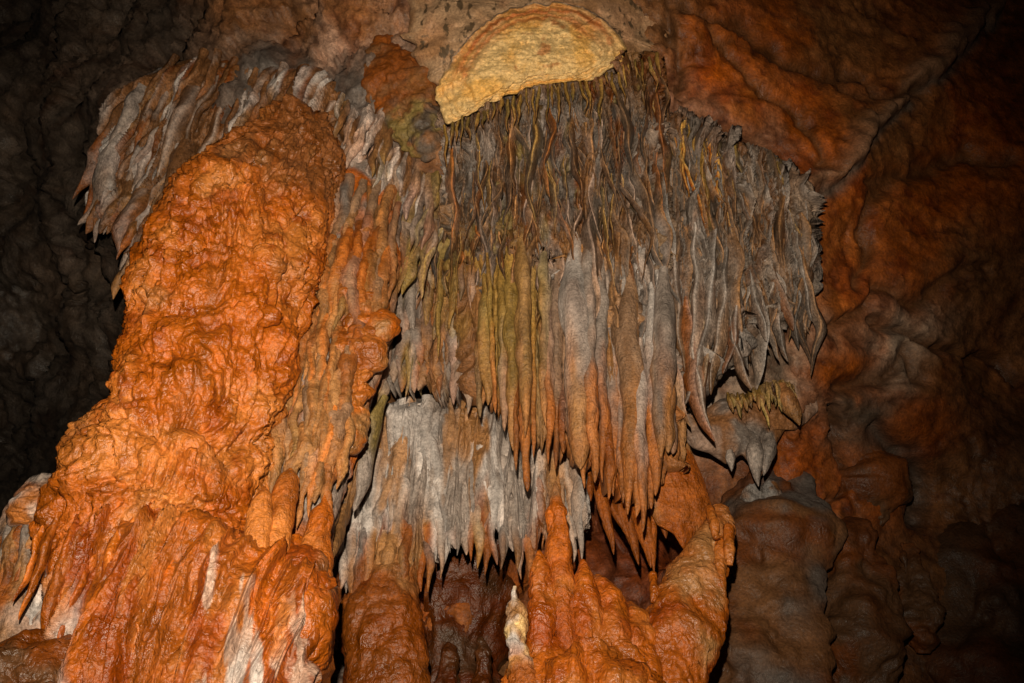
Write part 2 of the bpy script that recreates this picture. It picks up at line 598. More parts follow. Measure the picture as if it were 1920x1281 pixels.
def pleats(fx, fz, seed, amp, fine=0.012, warp=0.06, tier=0.0, tk=2.0, lean=0.0, jag=0.9):
    """sinuous hanging pleats with sharp crests; `tier` adds ragged overlapping tiers ending in teeth"""
    def fn(G, *a):
        g = G.copy()
        g[..., 0] = G[..., 0] - lean * (G[..., 2] - 5.0)
        w = np.stack([noise(g * A3((2.5, 2.5, 1.8)), seed + 50) + 0.45 * noise(g * A3((7, 7, 4.0)), seed + 53), 0 * g[..., 0], 0 * g[..., 0]], -1) * warp
        q = (g + w) * A3((fx, fx * 0.3, fz))
        r = 1 - np.minimum(np.abs(noise(q, seed)) * 2.4, 1.0)
        r2 = 1 - np.minimum(np.abs(noise(q * A3((2.1, 2.1, 1.6)) + 4, seed + 7)) * 2.4, 1.0)
        h = amp * (r * 0.75 + r2 * 0.4) + fine * fbm(G * 15, 3, seed + 9) + amp * 0.6 * fbm(g * A3((3, 3, 1.2)), 3, seed + 11)
        if tier:
            for k in range(2):
                u = -g[..., 2] * tk * (1 + 0.6 * k) + jag * 0.5 * (r + 0.5 * r2) + 1.1 * noise(g * A3((3.0, 1, 0.5)) + 9 * k, seed + 21 + k) + 0.5 * noise(g * A3((9.0, 1, 0.8)), seed + 25 + k)
                f = u - np.floor(u)
                h = h + tier * (0.65 if k else 1.0) * np.minimum(f, (1 - f) * 14) * (0.4 + 0.6 * _h01(np.floor(u).astype(np.int64), (0 * u).astype(np.int64), (0 * u).astype(np.int64), seed + k))
        return h
    return fn


def crested(field, pale, seed, pl, amp):
    """mineral streaks, paler towards the crests of the pleats"""
    def fn(G, X, Y, h):
        t = field(G)
        m = np.clip((h - np.percentile(h, 70)) / (amp * 0.8), 0, 1) ** 1.5
        return lerp(t, pale, (0.55 * m * (0.6 + 0.5 * noise(G * 4, seed)))[..., None])
    return fn


def streaks(cols, f, seed, zst=0.25):
    t0 = mixnoise(cols, 1.0, seed, 9)
    return lambda G, *a: t0(G * A3((f, f, f * zst)))


def mixnoise(cols, f, seed, pw=4):
    """tint function: blend several mineral colours by noise"""
    cols = [A3(c) for c in cols]

    def fn(G, *a):
        w = [np.clip(fbm(G * f + 7.1 * k, 3, seed + k * 13) + 0.5, 0.02, 2) ** pw for k in range(len(cols))]
        t = sum(w)
        return sum(c * (x / t)[..., None] for c, x in zip(cols, w))
    return fn


# ------------------------------------------------------------------ the setting: cave wall and ceiling as one rock surface
WALL = [(-350, -300, 9.0), (-350, 300, 10.0), (-350, 800, 11), (-350, 1500, 10), (0, 0, 8.2), (0, 400, 8.8), (0, 800, 10), (90, 620, 9.4),
        (0, 1250, 8.0), (200, 60, 7.2), (180, 600, 8.6), (330, 250, 6.45), (250, 420, 7.0), (500, 40, 6.2), (480, 200, 6.1), (650, 150, 5.9), (700, 0, 5.7),
        (700, 350, 6.1), (900, -250, 5.2), (900, 60, 5.6), (880, 250, 5.65), (1000, 250, 5.7), (1200, 200, 5.8), (1000, 400, 6.2),
        (820, 420, 6.3), (1000, 600, 6.6), (1000, 780, 7.0), (1200, 420, 6.15), (1200, 700, 6.7), (1200, 860, 7.3), (760, 620, 6.8), (700, 780, 7.1),
        (740, 900, 7.5), (950, 900, 7.5), (850, 1150, 8.4), (1000, 1100, 8.8), (1250, 1060, 9.2), (1180, 1000, 8.6), (700, 1250, 8.8), (950, 1281, 8.8),
        (600, 700, 6.6), (600, 1000, 7.4), (400, 600, 7.0), (300, 1000, 7.8), (1320, 300, 6.1), (1450, 420, 6.25), (1400, 600, 6.5),
        (1400, 780, 6.9), (1500, 600, 6.75), (1380, 160, 6.0), (1300, 40, 5.8), (1550, 250, 6.3), (1600, 480, 6.9), (1700, 100, 6.6), (1800, 300, 7.2), (1900, 60, 7.4), (1900, 700, 8.2),
        (1660, 700, 7.3), (1600, 900, 7.8), (1750, 950, 8.2), (1440, 1000, 7.6), (1420, 1200, 7.4), (1700, 1250, 8.0), (1900, 1200, 8.6), (2250, -300, 8.5), (2250, 400, 8.5),
        (2250, 1000, 9.2), (2250, 1600, 9.0), (1400, 1600, 7.6), (900, 1600, 8.8), (300, 1600, 8.2), (400, -300, 6.4), (1500, -300, 5.9)]
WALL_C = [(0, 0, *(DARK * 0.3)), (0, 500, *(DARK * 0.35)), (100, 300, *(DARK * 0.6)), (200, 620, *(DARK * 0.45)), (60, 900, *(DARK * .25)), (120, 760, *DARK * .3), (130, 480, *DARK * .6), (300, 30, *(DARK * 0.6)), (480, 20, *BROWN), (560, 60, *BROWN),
          (620, 90, *PINK * 0.7), (660, 30, *BROWN * 1.2), (520, 130, *SLATE * .7), (700, 200, *SLATE), (640, 170, *SLATE * .7), (1240, 60, *BROWN),
          (900, 300, *BROWN), (1000, 450, *BROWN), (1200, 300, *SLATE), (1100, 600, *GREY), (1400, 450, *SLATE), (1300, 700, *GREY),
          (800, 560, *OLIVE), (750, 760, *BROWN), (800, 800, *BROWN), (850, 1100, *RUST), (740, 1130, *RUST), (900, 1250, *BROWN), (1200, 1040, *DEEP * 0.7), (700, 1240, *SLATE),
          (1340, 120, *RUST * 1.25), (1450, 80, *RUST), (1400, 200, *(RUST * 1.1 + TAN * 0.3)), (1500, 240, *RUST * 1.1), (1330, 215, *(PINK * .3 + RUST * .4)), (1420, 265, *(PINK * .25 + RUST * .4)), (1560, 330, *RUST * 1.2), (1560, 60, *BROWN * 1.2),
          (1580, 480, *(ORANGE * 0.6 + TAN * 0.35)), (1580, 560, *(ORANGE * 0.6 + TAN * .3)), (1560, 700, *RUST), (1500, 640, *PINK * 0.7), (1450, 700, *GREY), (1700, 480, *RUST), (1750, 350, *RUST * 1.1), (1690, 645, *GREY * 1.1),
          (1840, 520, *BROWN * .9), (1860, 300, *RUST), (1650, 250, *BROWN * 1.2), (1800, 700, *BROWN), (1600, 770, *DARK), (1720, 800, *RUST), (1620, 900, *RUST), (1780, 900, *BROWN), (1900, 900, *BROWN),
          (1440, 1000, *BROWN), (1480, 860, *RUST * .8), (1420, 1150, *(GREY * 0.6 + BROWN * .4)), (1520, 1100, *BROWN), (1700, 1150, *BROWN), (1850, 1150, *BROWN * .7)]
SEAMS = [([(1530, 420), (1560, 350), (1600, 300), (1660, 235), (1720, 180), (1790, 110), (1850, 30)], 11, 0.05, SLATE * 0.8),
         ([(1270, -20), (1262, 60), (1268, 130), (1278, 190)], 9, 0.10, BROWN * 0.5),
         ([(1290, 30), (1380, 60), (1480, 130), (1560, 150), (1640, 170), (1720, 190)], 14, 0.10, BROWN * 0.5),
         ([(1330, 70), (1400, 130), (1450, 190), (1500, 220), (1540, 300)], 11, 0.07, BROWN * 0.7),
         ([(1640, 610), (1700, 620), (1760, 650), (1830, 670), (1910, 705)], 10, 0.15, BROWN * 0.4),
         ([(1600, 520), (1640, 470), (1625, 420), (1650, 350)], 14, 0.10, BROWN * 0.6),
         ([(1570, 730), (1640, 690), (1700, 660), (1740, 690)], 16, 0.14, BROWN * 0.5),
         ([(1550, 780), (1570, 880), (1555, 980), (1530, 1060), (1550, 1200), (1560, 1300)], 8, 0.16, BROWN * 0.4),
         ([(1640, 330), (1720, 330), (1800, 290), (1900, 310)], 16, 0.08, BROWN * 0.6),
         ([(1560, 640), (1620, 590), (1660, 540), (1730, 560), (1790, 520), (1860, 500)], 12, 0.10, BROWN * .6),
         ([(1700, 980), (1720, 900), (1680, 850), (1640, 800)], 20, 0.16, SLATE * .5)]


def seg_dist(X, Y, pts):
    pts = np.asarray(pts, float)
    d = np.full(X.shape, 1e9)
    for a, b in zip(pts[:-1], pts[1:]):
        ab = b - a
        t = np.clip(((X - a[0]) * ab[0] + (Y - a[1]) * ab[1]) / (ab @ ab), 0, 1)
        d = np.minimum(d, np.hypot(X - a[0] - t * ab[0], Y - a[1] - t * ab[1]))
    return d


def curtain_zone(px, py):
    """1 where the curtains hang: the rock lies deeper behind them"""
    c = sstep(815, 880, px) * sstep(1500, 1420, px) * sstep(130, 210, py - 0.42 * np.maximum(px - 1150, 0)) * sstep(960, 800, py)
    return np.maximum(c, sstep(690, 740, px) * sstep(1200, 1100, px) * sstep(480, 560, py) * sstep(1080, 980, py))


def Yw(px, py):
    """distance of the smooth rock behind a pixel"""
    px = np.asarray(px, float)
    py = np.asarray(py, float)
    return idw(WALL, px, py, 3.4, 60.0)[..., 0] + 0.55 * curtain_zone(px, py)


def build_wall():
    nx, ny = 560, 390
    X, Yp = np.meshgrid(np.linspace(-420, 2340, nx), np.linspace(-380, 1660, ny))
    G = P(X, Yp, Yw(X, Yp))
    nrm = grid_normals(G)
    q = G * np.array([1, 1, 1.0])
    w = np.stack([noise(q * 1.2, 5), noise(q * 1.2, 6), noise(q * 1.2, 7)], -1)
    h = 0.20 * fbm(q * 0.9, 3, 11)
    w2 = np.stack([fbm(q * 3.0, 3, 15), fbm(q * 3.0, 3, 16), fbm(q * 3.0, 3, 17)], -1)
    d1, id1 = domes(q * A3((1.3, 1.3, 1.9)) + w * 0.5 + w2 * 0.28, 40, 0.6, 1.1)
    d2, id2 = domes(q * 4.0 + w * 0.8 + w2 * 0.5, 50, 0.5, 1.0)
    crack = np.clip(1 - np.abs(fbm(q * 1.5 + w * 0.7, 3, 70)) * 9, 0, 1)
    h = h + 0.05 * d1 + 0.14 * (id1 - 0.5) + 0.015 * d2 + 0.045 * (id2 - 0.5) - 0.06 * crack + 0.03 * billow(q * 3 + w, 3, 24) + 0.035 * ridged(q * 4.5 + w, 4, 21) + 0.022 * fbm(q * 24, 3, 22)
    xs = X + 22 * noise(q * 2.6, 91) + 9 * noise(q * 7, 93)
    ys = Yp + 22 * noise(q * 2.6, 92) + 9 * noise(q * 7, 94)
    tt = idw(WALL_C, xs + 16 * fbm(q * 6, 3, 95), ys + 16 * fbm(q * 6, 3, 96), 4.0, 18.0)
    var = fbm(q * 2.2 + w, 4, 31)
    tt = lerp(tt, tt * A3((1.18, 1.08, 1.0)), sstep(0.0, 0.7, var)[..., None])
    tt = lerp(tt, tt * A3((0.66, 0.54, 0.48)), sstep(0.15, 0.8, fbm(q * 3.1 + w * 1.5, 4, 33))[..., None])
    tt = lerp(tt, tt * 0.6 + SLATE * 0.3, sstep(0.35, 0.8, fbm(q * 1.8 - w, 3, 36))[..., None] * 0.25)
    tt = tt * (1 + 0.30 * fbm(q * 13 + w, 4, 38) + 0.18 * fbm(q * 40, 2, 39))[..., None]
    tt = tt * (0.8 + 0.4 * id2[..., None])
    vein = np.clip(1 - np.abs(fbm(q * 2.6 + w * 1.2, 3, 37)) * 11, 0, 1)
    tt = lerp(tt, tt * A3((0.42, 0.34, 0.3)), (vein * 0.75)[..., None])
    bare = sstep(1230, 1330, X)
    h = h * (1 - 0.72 * bare)
    v2 = np.clip(1 - np.abs(fbm(q * 5.5 + w * 1.5, 3, 41)) * 13, 0, 1)
    tt = lerp(tt, tt * A3((0.5, 0.4, 0.36)), (v2 * 0.6)[..., None])
    h = h - 0.02 * v2 - 0.03 * vein
    rid = np.exp(-(seg_dist(xs, ys, [(1500, 410), (1545, 330), (1590, 285), (1650, 215), (1710, 160), (1780, 90), (1840, 10)]) / 18.0) ** 2)
    h = h + 0.14 * rid
    tt = lerp(tt, (PINK * 0.5 + TAN * .25), (rid * 0.75)[..., None])
    for pts, wd, dep, c in SEAMS:
        d = seg_dist(xs, ys, pts)
        g = np.exp(-(d / wd) ** 2)
        h = h - dep * g
        tt = lerp(tt, c, np.clip(g * 0.85, 0, 1)[..., None])
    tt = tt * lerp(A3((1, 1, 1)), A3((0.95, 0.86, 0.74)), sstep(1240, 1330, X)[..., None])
    tt = lerp(tt, tt * 0.6, (sstep(1500, 1650, X) * sstep(650, 800, Yp))[..., None])  # flash falloff put into the tint: wall darker towards the lower right
    G = G + nrm * h[..., None]
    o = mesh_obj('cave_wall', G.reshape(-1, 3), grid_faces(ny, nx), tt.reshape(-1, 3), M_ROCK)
    o['kind'] = 'structure'
    return o


build_wall()

# floor of the chamber, below the frame
fx, fy = np.meshgrid(np.linspace(-9, 9, 90), np.linspace(-4, 11, 80))
fz = 0.0 + 0.25 * fbm(np.stack([fx, fy, 0 * fx], -1) * 0.6, 4, 3)
fg = np.stack([fx, fy, fz], -1)
fo = mesh_obj('cave_floor', fg.reshape(-1, 3), grid_faces(80, 90)[:, ::-1], np.broadcast_to(BROWN, fg.shape).reshape(-1, 3), M_ROCK)
fo['kind'] = 'structure'


# ------------------------------------------------------------------ the big orange column on the left


def col_disp(G, nd, s, th):
    w = np.stack([noise(G * 2.2, 1), noise(G * 2.2, 2), noise(G * 2.2, 3)], -1)
    q = G + 0.07 * w
    a, _ = domes(q * A3((2.6, 2.6, 2.0)), 110, 0.5, 1.0)
    b, _ = domes(q * A3((6.0, 6.0, 4.6)) + w * 0.3, 120, 0.45, 1.0)
    c, _ = domes(q * A3((14.0, 14.0, 9.5)) + w * 0.4, 130, 0.45, 1.0)
    d = billow(q * 22.0, 2, 140)
    lump = sstep(0.22, 0.45, s) * (0.6 + 0.5 * noise(G * 1.4, 8))
    lump = np.clip(lump, 0.12, 1)
    flute = ridged(G * A3((9, 9, 1.4)), 3, 60)
    bl = billow(q * A3((4.5, 4.5, 3.2)) + w * 0.6, 3, 61)
    bl2 = billow(q * A3((13, 13, 8)) + w, 3, 65)
    ro = sstep(-0.35, 0.5, fbm(G * 1.7, 3, 66))            # crusty patches and smooth runs
    return (-0.13 + 0.065 * a * lump + 0.075 * b * (0.35 + 0.65 * lump) + 0.042 * c * (0.25 + 0.9 * ro) + 0.014 * d + 0.022 * flute * (1.4 - lump)
            + 0.07 * bl * (0.3 + 0.7 * lump) + 0.06 * bl2 * (0.15 + 0.95 * ro) + 0.055 * fbm(G * 1.9, 3, 68)
            + 0.045 * ridged(q * A3((11, 11, 1.7)) + w, 2, 69) * (1.1 - 0.8 * ro))


def col_tint(G, s, th, h):
    n = fbm(G * 2.4, 4, 201)
    m = fbm(G * 7.0, 4, 205)
    t = lerp(ORANGE, PEACH, sstep(-0.1, 0.7, n)[..., None])
    t = lerp(t, DEEP * 1.15, sstep(0.15, 0.75, m)[..., None] * 0.8)
    t = lerp(t, BROWN * 1.1, (sstep(0.25, 0.0, s + 0.12 * n) * 0.75)[..., None])
    t = lerp(t, TAN, (sstep(0.35, 0.8, fbm(G * 3.3, 3, 209)) * 0.4)[..., None])
    t = lerp(t, RUST * 0.9, (sstep(0.2, 0.7, fbm(G * A3((8, 8, 1.2)), 3, 213)) * 0.6)[..., None])
    return t


SHAFT = [(572, 238, 6.0, 50), (566, 252, 5.92, 82), (552, 300, 5.82, 102), (510, 360, 5.72, 138), (460, 450, 5.6, 162), (422, 575, 5.5, 164), (394, 700, 5.45, 164), (356, 820, 5.42, 158),
         (328, 900, 5.42, 168), (308, 960, 5.48, 185), (300, 1080, 5.65, 190), (310, 1200, 5.65, 200), (300, 1420, 5.65, 210)]
colm = thing('flowstone_column', 'massive knobbly orange flowstone column leaning up the left side, wrapped in a folded skirt', 'column', P(300, 1330, 5.2))
body('shaft', SHAFT, M_FLOW, colm, nr=560, nc=420, squash=0.85, disp=col_disp, tint=col_tint)


def knob_disp(seed):
    def fn(G, nd, s, th):
        w = np.stack([noise(G * 5, seed + 1), noise(G * 5, seed + 2), noise(G * 5, seed + 3)], -1)
        b, _ = domes(G * 7.0 + w * 0.4, seed, 0.45, 1.0)
        c, _ = domes(G * 16.0 + w * 0.4, seed + 7, 0.45, 1.0)
        return -0.05 + 0.07 * b + 0.028 * c + 0.06 * billow(G * 5 + w * 0.5, 3, seed + 9) + 0.05 * noise(G * 3.5, seed + 12)
    return fn


def col_front(px, py):
    """distance of the column's front at a pixel"""
    r = poly(SHAFT, np.linspace(0, 1, 200))
    i = np.argmin(np.abs(r[:, 1] - py))
    cx, cY, hw = r[i, 0], r[i, 2], r[i, 3]
    k = np.clip((px - cx) / hw, -0.98, 0.98)
    return cY - 0.07 - math.sqrt(1 - k * k) * hw * mpp(cx, py, cY) * 0.85


rng = np.random.RandomState(4)
KN = [(395, 560, 50, 26), (330, 545, 38, 24), (480, 590, 44, 48), (340, 640, 34, 40), (275, 655, 40, 50), (425, 690, 50, 40), (300, 760, 60, 48), (235, 735, 52, 42), (375, 760, 40, 62),
      (450, 650, 36, 40), (205, 800, 40, 44), (280, 830, 46, 50), (350, 850, 38, 52), (420, 800, 34, 54), (175, 850, 34, 44), (240, 880, 44, 30), (290, 600, 30, 26), (260, 590, 26, 30), (500, 500, 30, 36), (440, 400, 42, 40), (520, 400, 34, 30), (560, 285, 60, 40), (500, 290, 40, 36), (600, 300, 44, 44), (440, 370, 56, 44)]
for i, (kx, ky, rx, ry) in enumerate(KN[::2]):
    rx, ry = rx * 0.8, ry * 0.6
    kx = kx + max(0, (860 - ky) * 0.06) * (kx < 320)
    Yk = col_front(kx, ky) + 0.19
    body('knob', [(kx + 6, ky - ry, Yk + 0.1, rx * 0.15), (kx + 4, ky - ry * 0.75, Yk + 0.04, rx * 0.7), (kx, ky - ry * 0.2, Yk - 0.04, rx), (kx - 4, ky + ry * 0.4, Yk - 0.02, rx * 0.9),
                  (kx - 8, ky + ry * 0.85, Yk + 0.04, rx * 0.5), (kx - 9, ky + ry, Yk + 0.08, rx * 0.1)], M_FLOW, colm, nr=60, nc=60, squash=0.5,
         disp=knob_disp(300 + i * 3), tint=lambda G, s, th, h: col_tint(G, s * 0 + 0.6, th, h))

# the skirt of folds round the column's foot
rng = np.random.RandomState(11)
OR = [(ORANGE, RUST, PEACH, 4), (RUST, ORANGE, ORANGE, 3), (DEEP * 1.1, RUST, ORANGE, 3), (ORANGE, ORANGE, PEACH, 2)]
ORW = OR + [(PEACH, PINK, None, 2), (PINK, WHITE, None, 1)]


def Ysk(px, py):
    k = np.clip((px - 300) / 385.0, -0.985, 0.985)
    return 5.55 - 0.72 * np.sqrt(1 - k * k) - 0.00035 * (py - 1050)


def sk_tint(G, X, Y, h):
    t = streaks([ORANGE, RUST * 1.2, DEEP * 1.2, ORANGE * .85, PEACH * .8], 5.0, 400, 0.2)(G)
    pale = streaks([PINK, WHITE, PEACH, PINK * .8], 5.0, 410, 0.2)(G)
    q = fbm(G * A3((11, 11, 0.6)), 3, 420)
    m = np.maximum(sstep(1235, 1275, Y + 230 * q) * sstep(330, 400, X) * sstep(640, 560, X), sstep(1100, 1150, Y + 60 * q) * sstep(165, 130, X))
    return lerp(t, pale, m[..., None])


sheet('skirt', [(72, 962), (110, 950), (160, 945), (220, 958), (300, 950), (380, 965), (450, 1000), (520, 1050), (604, 1095)], [(120, 1300), (150, 1330), (200, 1360), (260, 1360), (340, 1360), (440, 1360), (540, 1350), (590, 1340)],
      lambda X, Y: Ysk(X, Y) + 0.07, M_FLOW, colm, 520, 320, pleats(8.0, 0.5, 430, 0.12, fine=0.014, warp=0.05, lean=0.16, tier=0.05, tk=0.9, jag=1.6), sk_tint)
for line, n, ln, hw, yo, pal, ym in [
        ([(85, 965), (140, 945), (220, 962), (300, 955), (380, 970), (450, 1005)], 13, (130, 300), (7, 13), 0.06, OR, None),
        ([(130, 990), (200, 1010), (300, 1020), (400, 1030), (480, 1060), (560, 1100)], 13, (180, 330), (7, 15), 0.04, OR, lambda x: 1225 if x < 360 else 1260),
        ([(190, 1070), (250, 1080), (330, 1090), (430, 1110), (520, 1140), (590, 1180)], 11, (110, 220), (7, 14), 0.03, OR, lambda x: 1255 if x < 360 else 1290),
        ([(450, 1010), (520, 1060), (600, 1110)], 7, (90, 170), (9, 15), 0.04, OR, None)]:
    fringe(colm, rng, line, n, ln, hw, Ysk, pal, lean=-0.13, jl=0.03, mat=M_FLOW, name='skirt_fold', yoff=yo, blade=0.45, proj=1.5, wav=0.3, nr=50, nc=14, rough=0.35, tip=0.35, head=0.8, follow=(0.95, 1.0), ymax=ym,
           field=streaks([ORANGE, RUST, DEEP, ORANGE * .8], 5.0, 400, 0.2), fmix=0.6)
# lower right swelling of the foot, wet and dark
body('foot_lobe', [(530, 1035, 5.3, 30), (548, 1080, 5.2, 50), (560, 1140, 5.15, 52), (565, 1190, 5.15, 44), (560, 1240, 5.25, 30)], M_FLOW, colm, nr=160, nc=120, squash=0.9,
     disp=lambda G, nd, s, th: 0.06 * domes(G * 6, 71, .5, 1.)[0] + 0.025 * domes(G * 15, 74, .5, 1.)[0] + 0.01 * ridged(G * A3((14, 14, 3)), 2, 5),
     tint=mixnoise([ORANGE, DEEP, RUST, BROWN], 3.2, 81))

# ------------------------------------------------------------------ ribbed tan flowstone along the column's right side
rib = thing('ribbed_flowstone', 'tan and grey ribbed flowstone flank with an orange bulge, right beside the orange column', 'flowstone', P(560, 960, 5.6))
rng = np.random.RandomState(21)


def rib_disp(G, nd, s, th):
    return (0.05 * ridged(G * A3((7, 7, 0.8)), 2, 15) + 0.03 * domes(G * A3((9, 9, 6)), 16, .5, 1.)[0] + 0.012 * fbm(G * 15, 3, 17))


body('flank', [(690, 330, 6.15, 60), (675, 420, 6.1, 80), (645, 560, 6.0, 88), (610, 700, 5.92, 88), (575, 850, 5.85, 78), (548, 980, 5.8, 64), (540, 1100, 5.8, 56)], M_RIB, rib, nr=300, nc=150,
     squash=0.6, disp=rib_disp, tint=mixnoise([TAN, RUST * 1.2, GREY, ORANGE], 2.4, 33))
TR = [(TAN, TAN * 1.1, PEACH, 4), (GREY, TAN, None, 3), (ORANGE * 0.9, TAN, PEACH, 3), (PINK * 0.9, RUST, None, 2), (BROWN * 1.4, OLIVE, None, 1)]


def Yrib(px, py):
    return max(5.78 - 0.0006 * (py - 420), 5.54) + 0.0009 * abs(px - (690 - 0.22 * (py - 330)))


for line, n, ln, hw, yo in [([(625, 330), (690, 350), (750, 390)], 12, (140, 300), (7, 13), 0.0), ([(610, 430), (660, 430), (730, 470)], 12, (150, 300), (7, 14), -0.03),
                            ([(580, 560), (620, 590), (670, 640)], 10, (150, 260), (8, 14), -0.03), ([(535, 700), (580, 700), (620, 710), (660, 750)], 12, (140, 240), (8, 13), -0.04),
                            ([(515, 780), (560, 800), (610, 830), (640, 850)], 10, (90, 150), (8, 13), -0.04)]:
    fringe(rib, rng, line, n, ln, hw, Yrib, TR, lean=-0.10, jl=0.03, mat=M_RIB, name='rib', yoff=yo, blade=0.1, proj=1.1, wav=0.2, nr=60, nc=14, rough=0.35, ring=0.07, bulge=0.2, tip=0.2, head=0.9, follow=(0.85, 1.0), jit=26, field=streaks([TAN, GREY * .9, ORANGE * .7, TAN * .8, BROWN * 1.5], 3.5, 460, .2), fmix=0.65)
OB = [(690, 610, 36, 44), (668, 660, 40, 46), (700, 655, 26, 34), (660, 560, 26, 30), (672, 715, 24, 40), (640, 800, 26, 40), (650, 770, 18, 26), (690, 570, 20, 20)]
for i, (kx, ky, rx, ry) in enumerate(OB):
    Yk = 5.72
    body('bulge', [(kx + 4, ky - ry, Yk + 0.1, rx * 0.2), (kx + 2, ky - ry * 0.7, Yk + 0.03, rx * 0.75), (kx, ky, Yk, rx), (kx - 2, ky + ry * 0.6, Yk, rx * 0.75), (kx - 6, ky + ry * 1.25, Yk + 0.03, rx * 0.1)],
         M_FLOW, rib, nr=60, nc=56, squash=0.55, disp=knob_disp(500 + i * 3), tint=mixnoise([ORANGE, PEACH, RUST, TAN], 4.0, 40 + i))

# ------------------------------------------------------------------ the curtains
CT = [(SLATE * .8, BROWN * .7, TAN * 1.1, 4), (GREY * .7, SLATE * .8, PINK, 2), (BROWN * .8, BROWN * .8, TAN * 1.2, 5), (DARK, SLATE * .8, TAN, 4), (OLIVE * .8, BROWN, YEL * .7, 2), (RUST * .6, BROWN, PEACH * .8, 2)]
CR = [(SLATE * .9, GREY * .8, TAN * 1.1, 5), (DARK, BROWN * .9, TAN, 4), (GREY * .9, GREY * .9, WHITE * .75, 3), (OLIVE * 0.7, BROWN, GOLD, 2), (BROWN, SLATE, TAN, 2)]
WB = [(WHITE * 1.1, GREY * 1.2, None, 3), (BROWN * 1.1, RUST * .8, None, 4), (BROWN, TAN * .8, WHITE, 2), (WHITE, WHITE * .8, None, 2), (BROWN * .8, BROWN * 1.1, None, 3)]

# a: upper left fan
ul = thing('drapery_fan', 'fan of white and brown draperies slanting down at upper left, above the orange column', 'drapery', P(330, 160, 6.2))
rng = np.random.RandomState(31)


def Yul(px, py):
    return 6.35 - 0.0015 * (px - 300) + 0.0006 * (py - 200)


FA0 = streaks([BROWN * 1.2, BROWN * .8, RUST * .6, WHITE * .9, TAN * .7, BROWN * .9], 6.0, 450, 0.22)


def FA(G):
    g = G.copy()
    g[..., 0] = G[..., 0] - 0.30 * (G[..., 2] - 5.0)
    return FA0(g)


sheet('curtain_body', [(200, 190), (240, 165), (300, 130), (380, 100), (450, 110), (520, 125), (600, 135), (655, 190)], [(165, 385), (205, 415), (245, 470), (300, 490), (380, 460), (520, 360), (650, 300)], lambda X, Y: Yul(X, Y) + 0.08, M_DRAPE, ul, 380, 260,
      pleats(6.5, 0.5, 440, 0.09, lean=0.30, tier=0.06, tk=0.9, jag=1.0), crested(FA, WHITE, 3, None, 0.05), ragged=16, seed=12, side=(0.35, 0.2))
for line, n, ln, hw, yo, pl in [
        ([(320, 122), (380, 112), (440, 126), (490, 150), (540, 135), (600, 155), (640, 195)], 15, (100, 260), (6, 12), 0.03, WB),
        ([(245, 185), (300, 165), (360, 190), (430, 220), (480, 240)], 12, (110, 240), (7, 14), 0.03, WB),
        ([(215, 230), (270, 255), (340, 290), (420, 310), (460, 320)], 11, (90, 180), (7, 14), 0.04, WB),
        ([(200, 300), (240, 330), (310, 370), (380, 380)], 10, (60, 130), (6, 12), 0.04, WB),
        ([(190, 335), (215, 360), (250, 385), (300, 410)], 8, (40, 80), (6, 10), 0.05, WB),
        ([(250, 430), (280, 430), (335, 440)], 6, (60, 100), (7, 11), -0.04, [(TAN, RUST, None, 1), (GREY, TAN, None, 1)])]:
    fringe(ul, rng, line, n, ln, hw, Yul, pl, lean=-0.26, jl=0.04, yoff=yo, blade=0.45, proj=1.2, wav=0.5, tip=0.4, head=1.0, nr=44, rough=0.4, follow=(0.85, 1.0), jit=24, field=FA, fmix=0.35, big=0.15, split=0.45)

# b: pale little curtain between the column's top and the reddish block
pb = thing('pale_drapery_cluster', 'small cluster of pale pink draperies between column top and reddish block', 'drapery', P(720, 240, 6.0))
rng = np.random.RandomState(41)
PW = [(PINK, WHITE * .8, WHITE, 4), (WHITE, PINK, None, 3), (BROWN * 1.3, TAN, None, 3), (TAN, OLIVE, None, 1)]
PG = [(OLIVE, GOLD * .8, GOLD, 3), (BROWN, TAN, None, 3), (GREY, SLATE, None, 2), (TAN, RUST, None, 2)]
for line, n, ln, hw, yo, pl in [([(640, 190), (690, 210), (740, 240)], 12, (50, 110), (5, 10), -0.1, PW), ([(655, 240), (710, 270), (775, 305)], 14, (60, 120), (5, 10), -0.02, PW),
                                ([(690, 310), (740, 330), (800, 310), (835, 330)], 15, (80, 150), (6, 11), 0.02, PG), ([(730, 400), (780, 410), (830, 420)], 10, (80, 150), (6, 11), 0.06, PG),
                                ([(650, 300), (700, 350), (740, 380)], 9, (60, 120), (7, 11), 0.0, [(TAN, RUST, None, 1), (RUST, ORANGE * .8, None, 1)])]:
    fringe(pb, rng, line, n, ln, hw, lambda x, y: 5.95 + 0.0004 * (y - 240), pl, lean=-0.20, jl=0.06, yoff=yo, blade=0.6, proj=1.4, wav=0.5, head=0.9, jit=20, nr=32, rough=0.3, field=streaks([PINK * .8, BROWN * 1.2, TAN * .8, WHITE * .7, OLIVE * .8], 4.0, 455, .35), fmix=0.5)

# c: brown curtain below the shield
cc = thing('brown_drapery_curtain', 'dense curtain of thin wavy brown draperies hanging under the yellow shield', 'drapery', P(1020, 200, 5.7))
rng = np.random.RandomState(51)


def Yc(px, py):
    return 5.62 + 0.0019 * (py - 150) + 0.0000008 * (px - 1030) ** 2


top0 = np.array([(828, 240), (880, 222), (940, 195), (1000, 172), (1060, 163), (1120, 158), (1170, 130), (1235, 105)], float)
FC0 = streaks([BROWN * .75, SLATE * .9, DARK * 1.1, GREY * 1.0, OLIVE * .7, RUST * .5, BROWN * .6, DARK], 6.0, 310, 0.25)
FCE = streaks([GREY * 1.1, GREY * .8, WHITE * .7, BROWN * 1.1, TAN * .8, SLATE], 6.0, 315, 0.2)


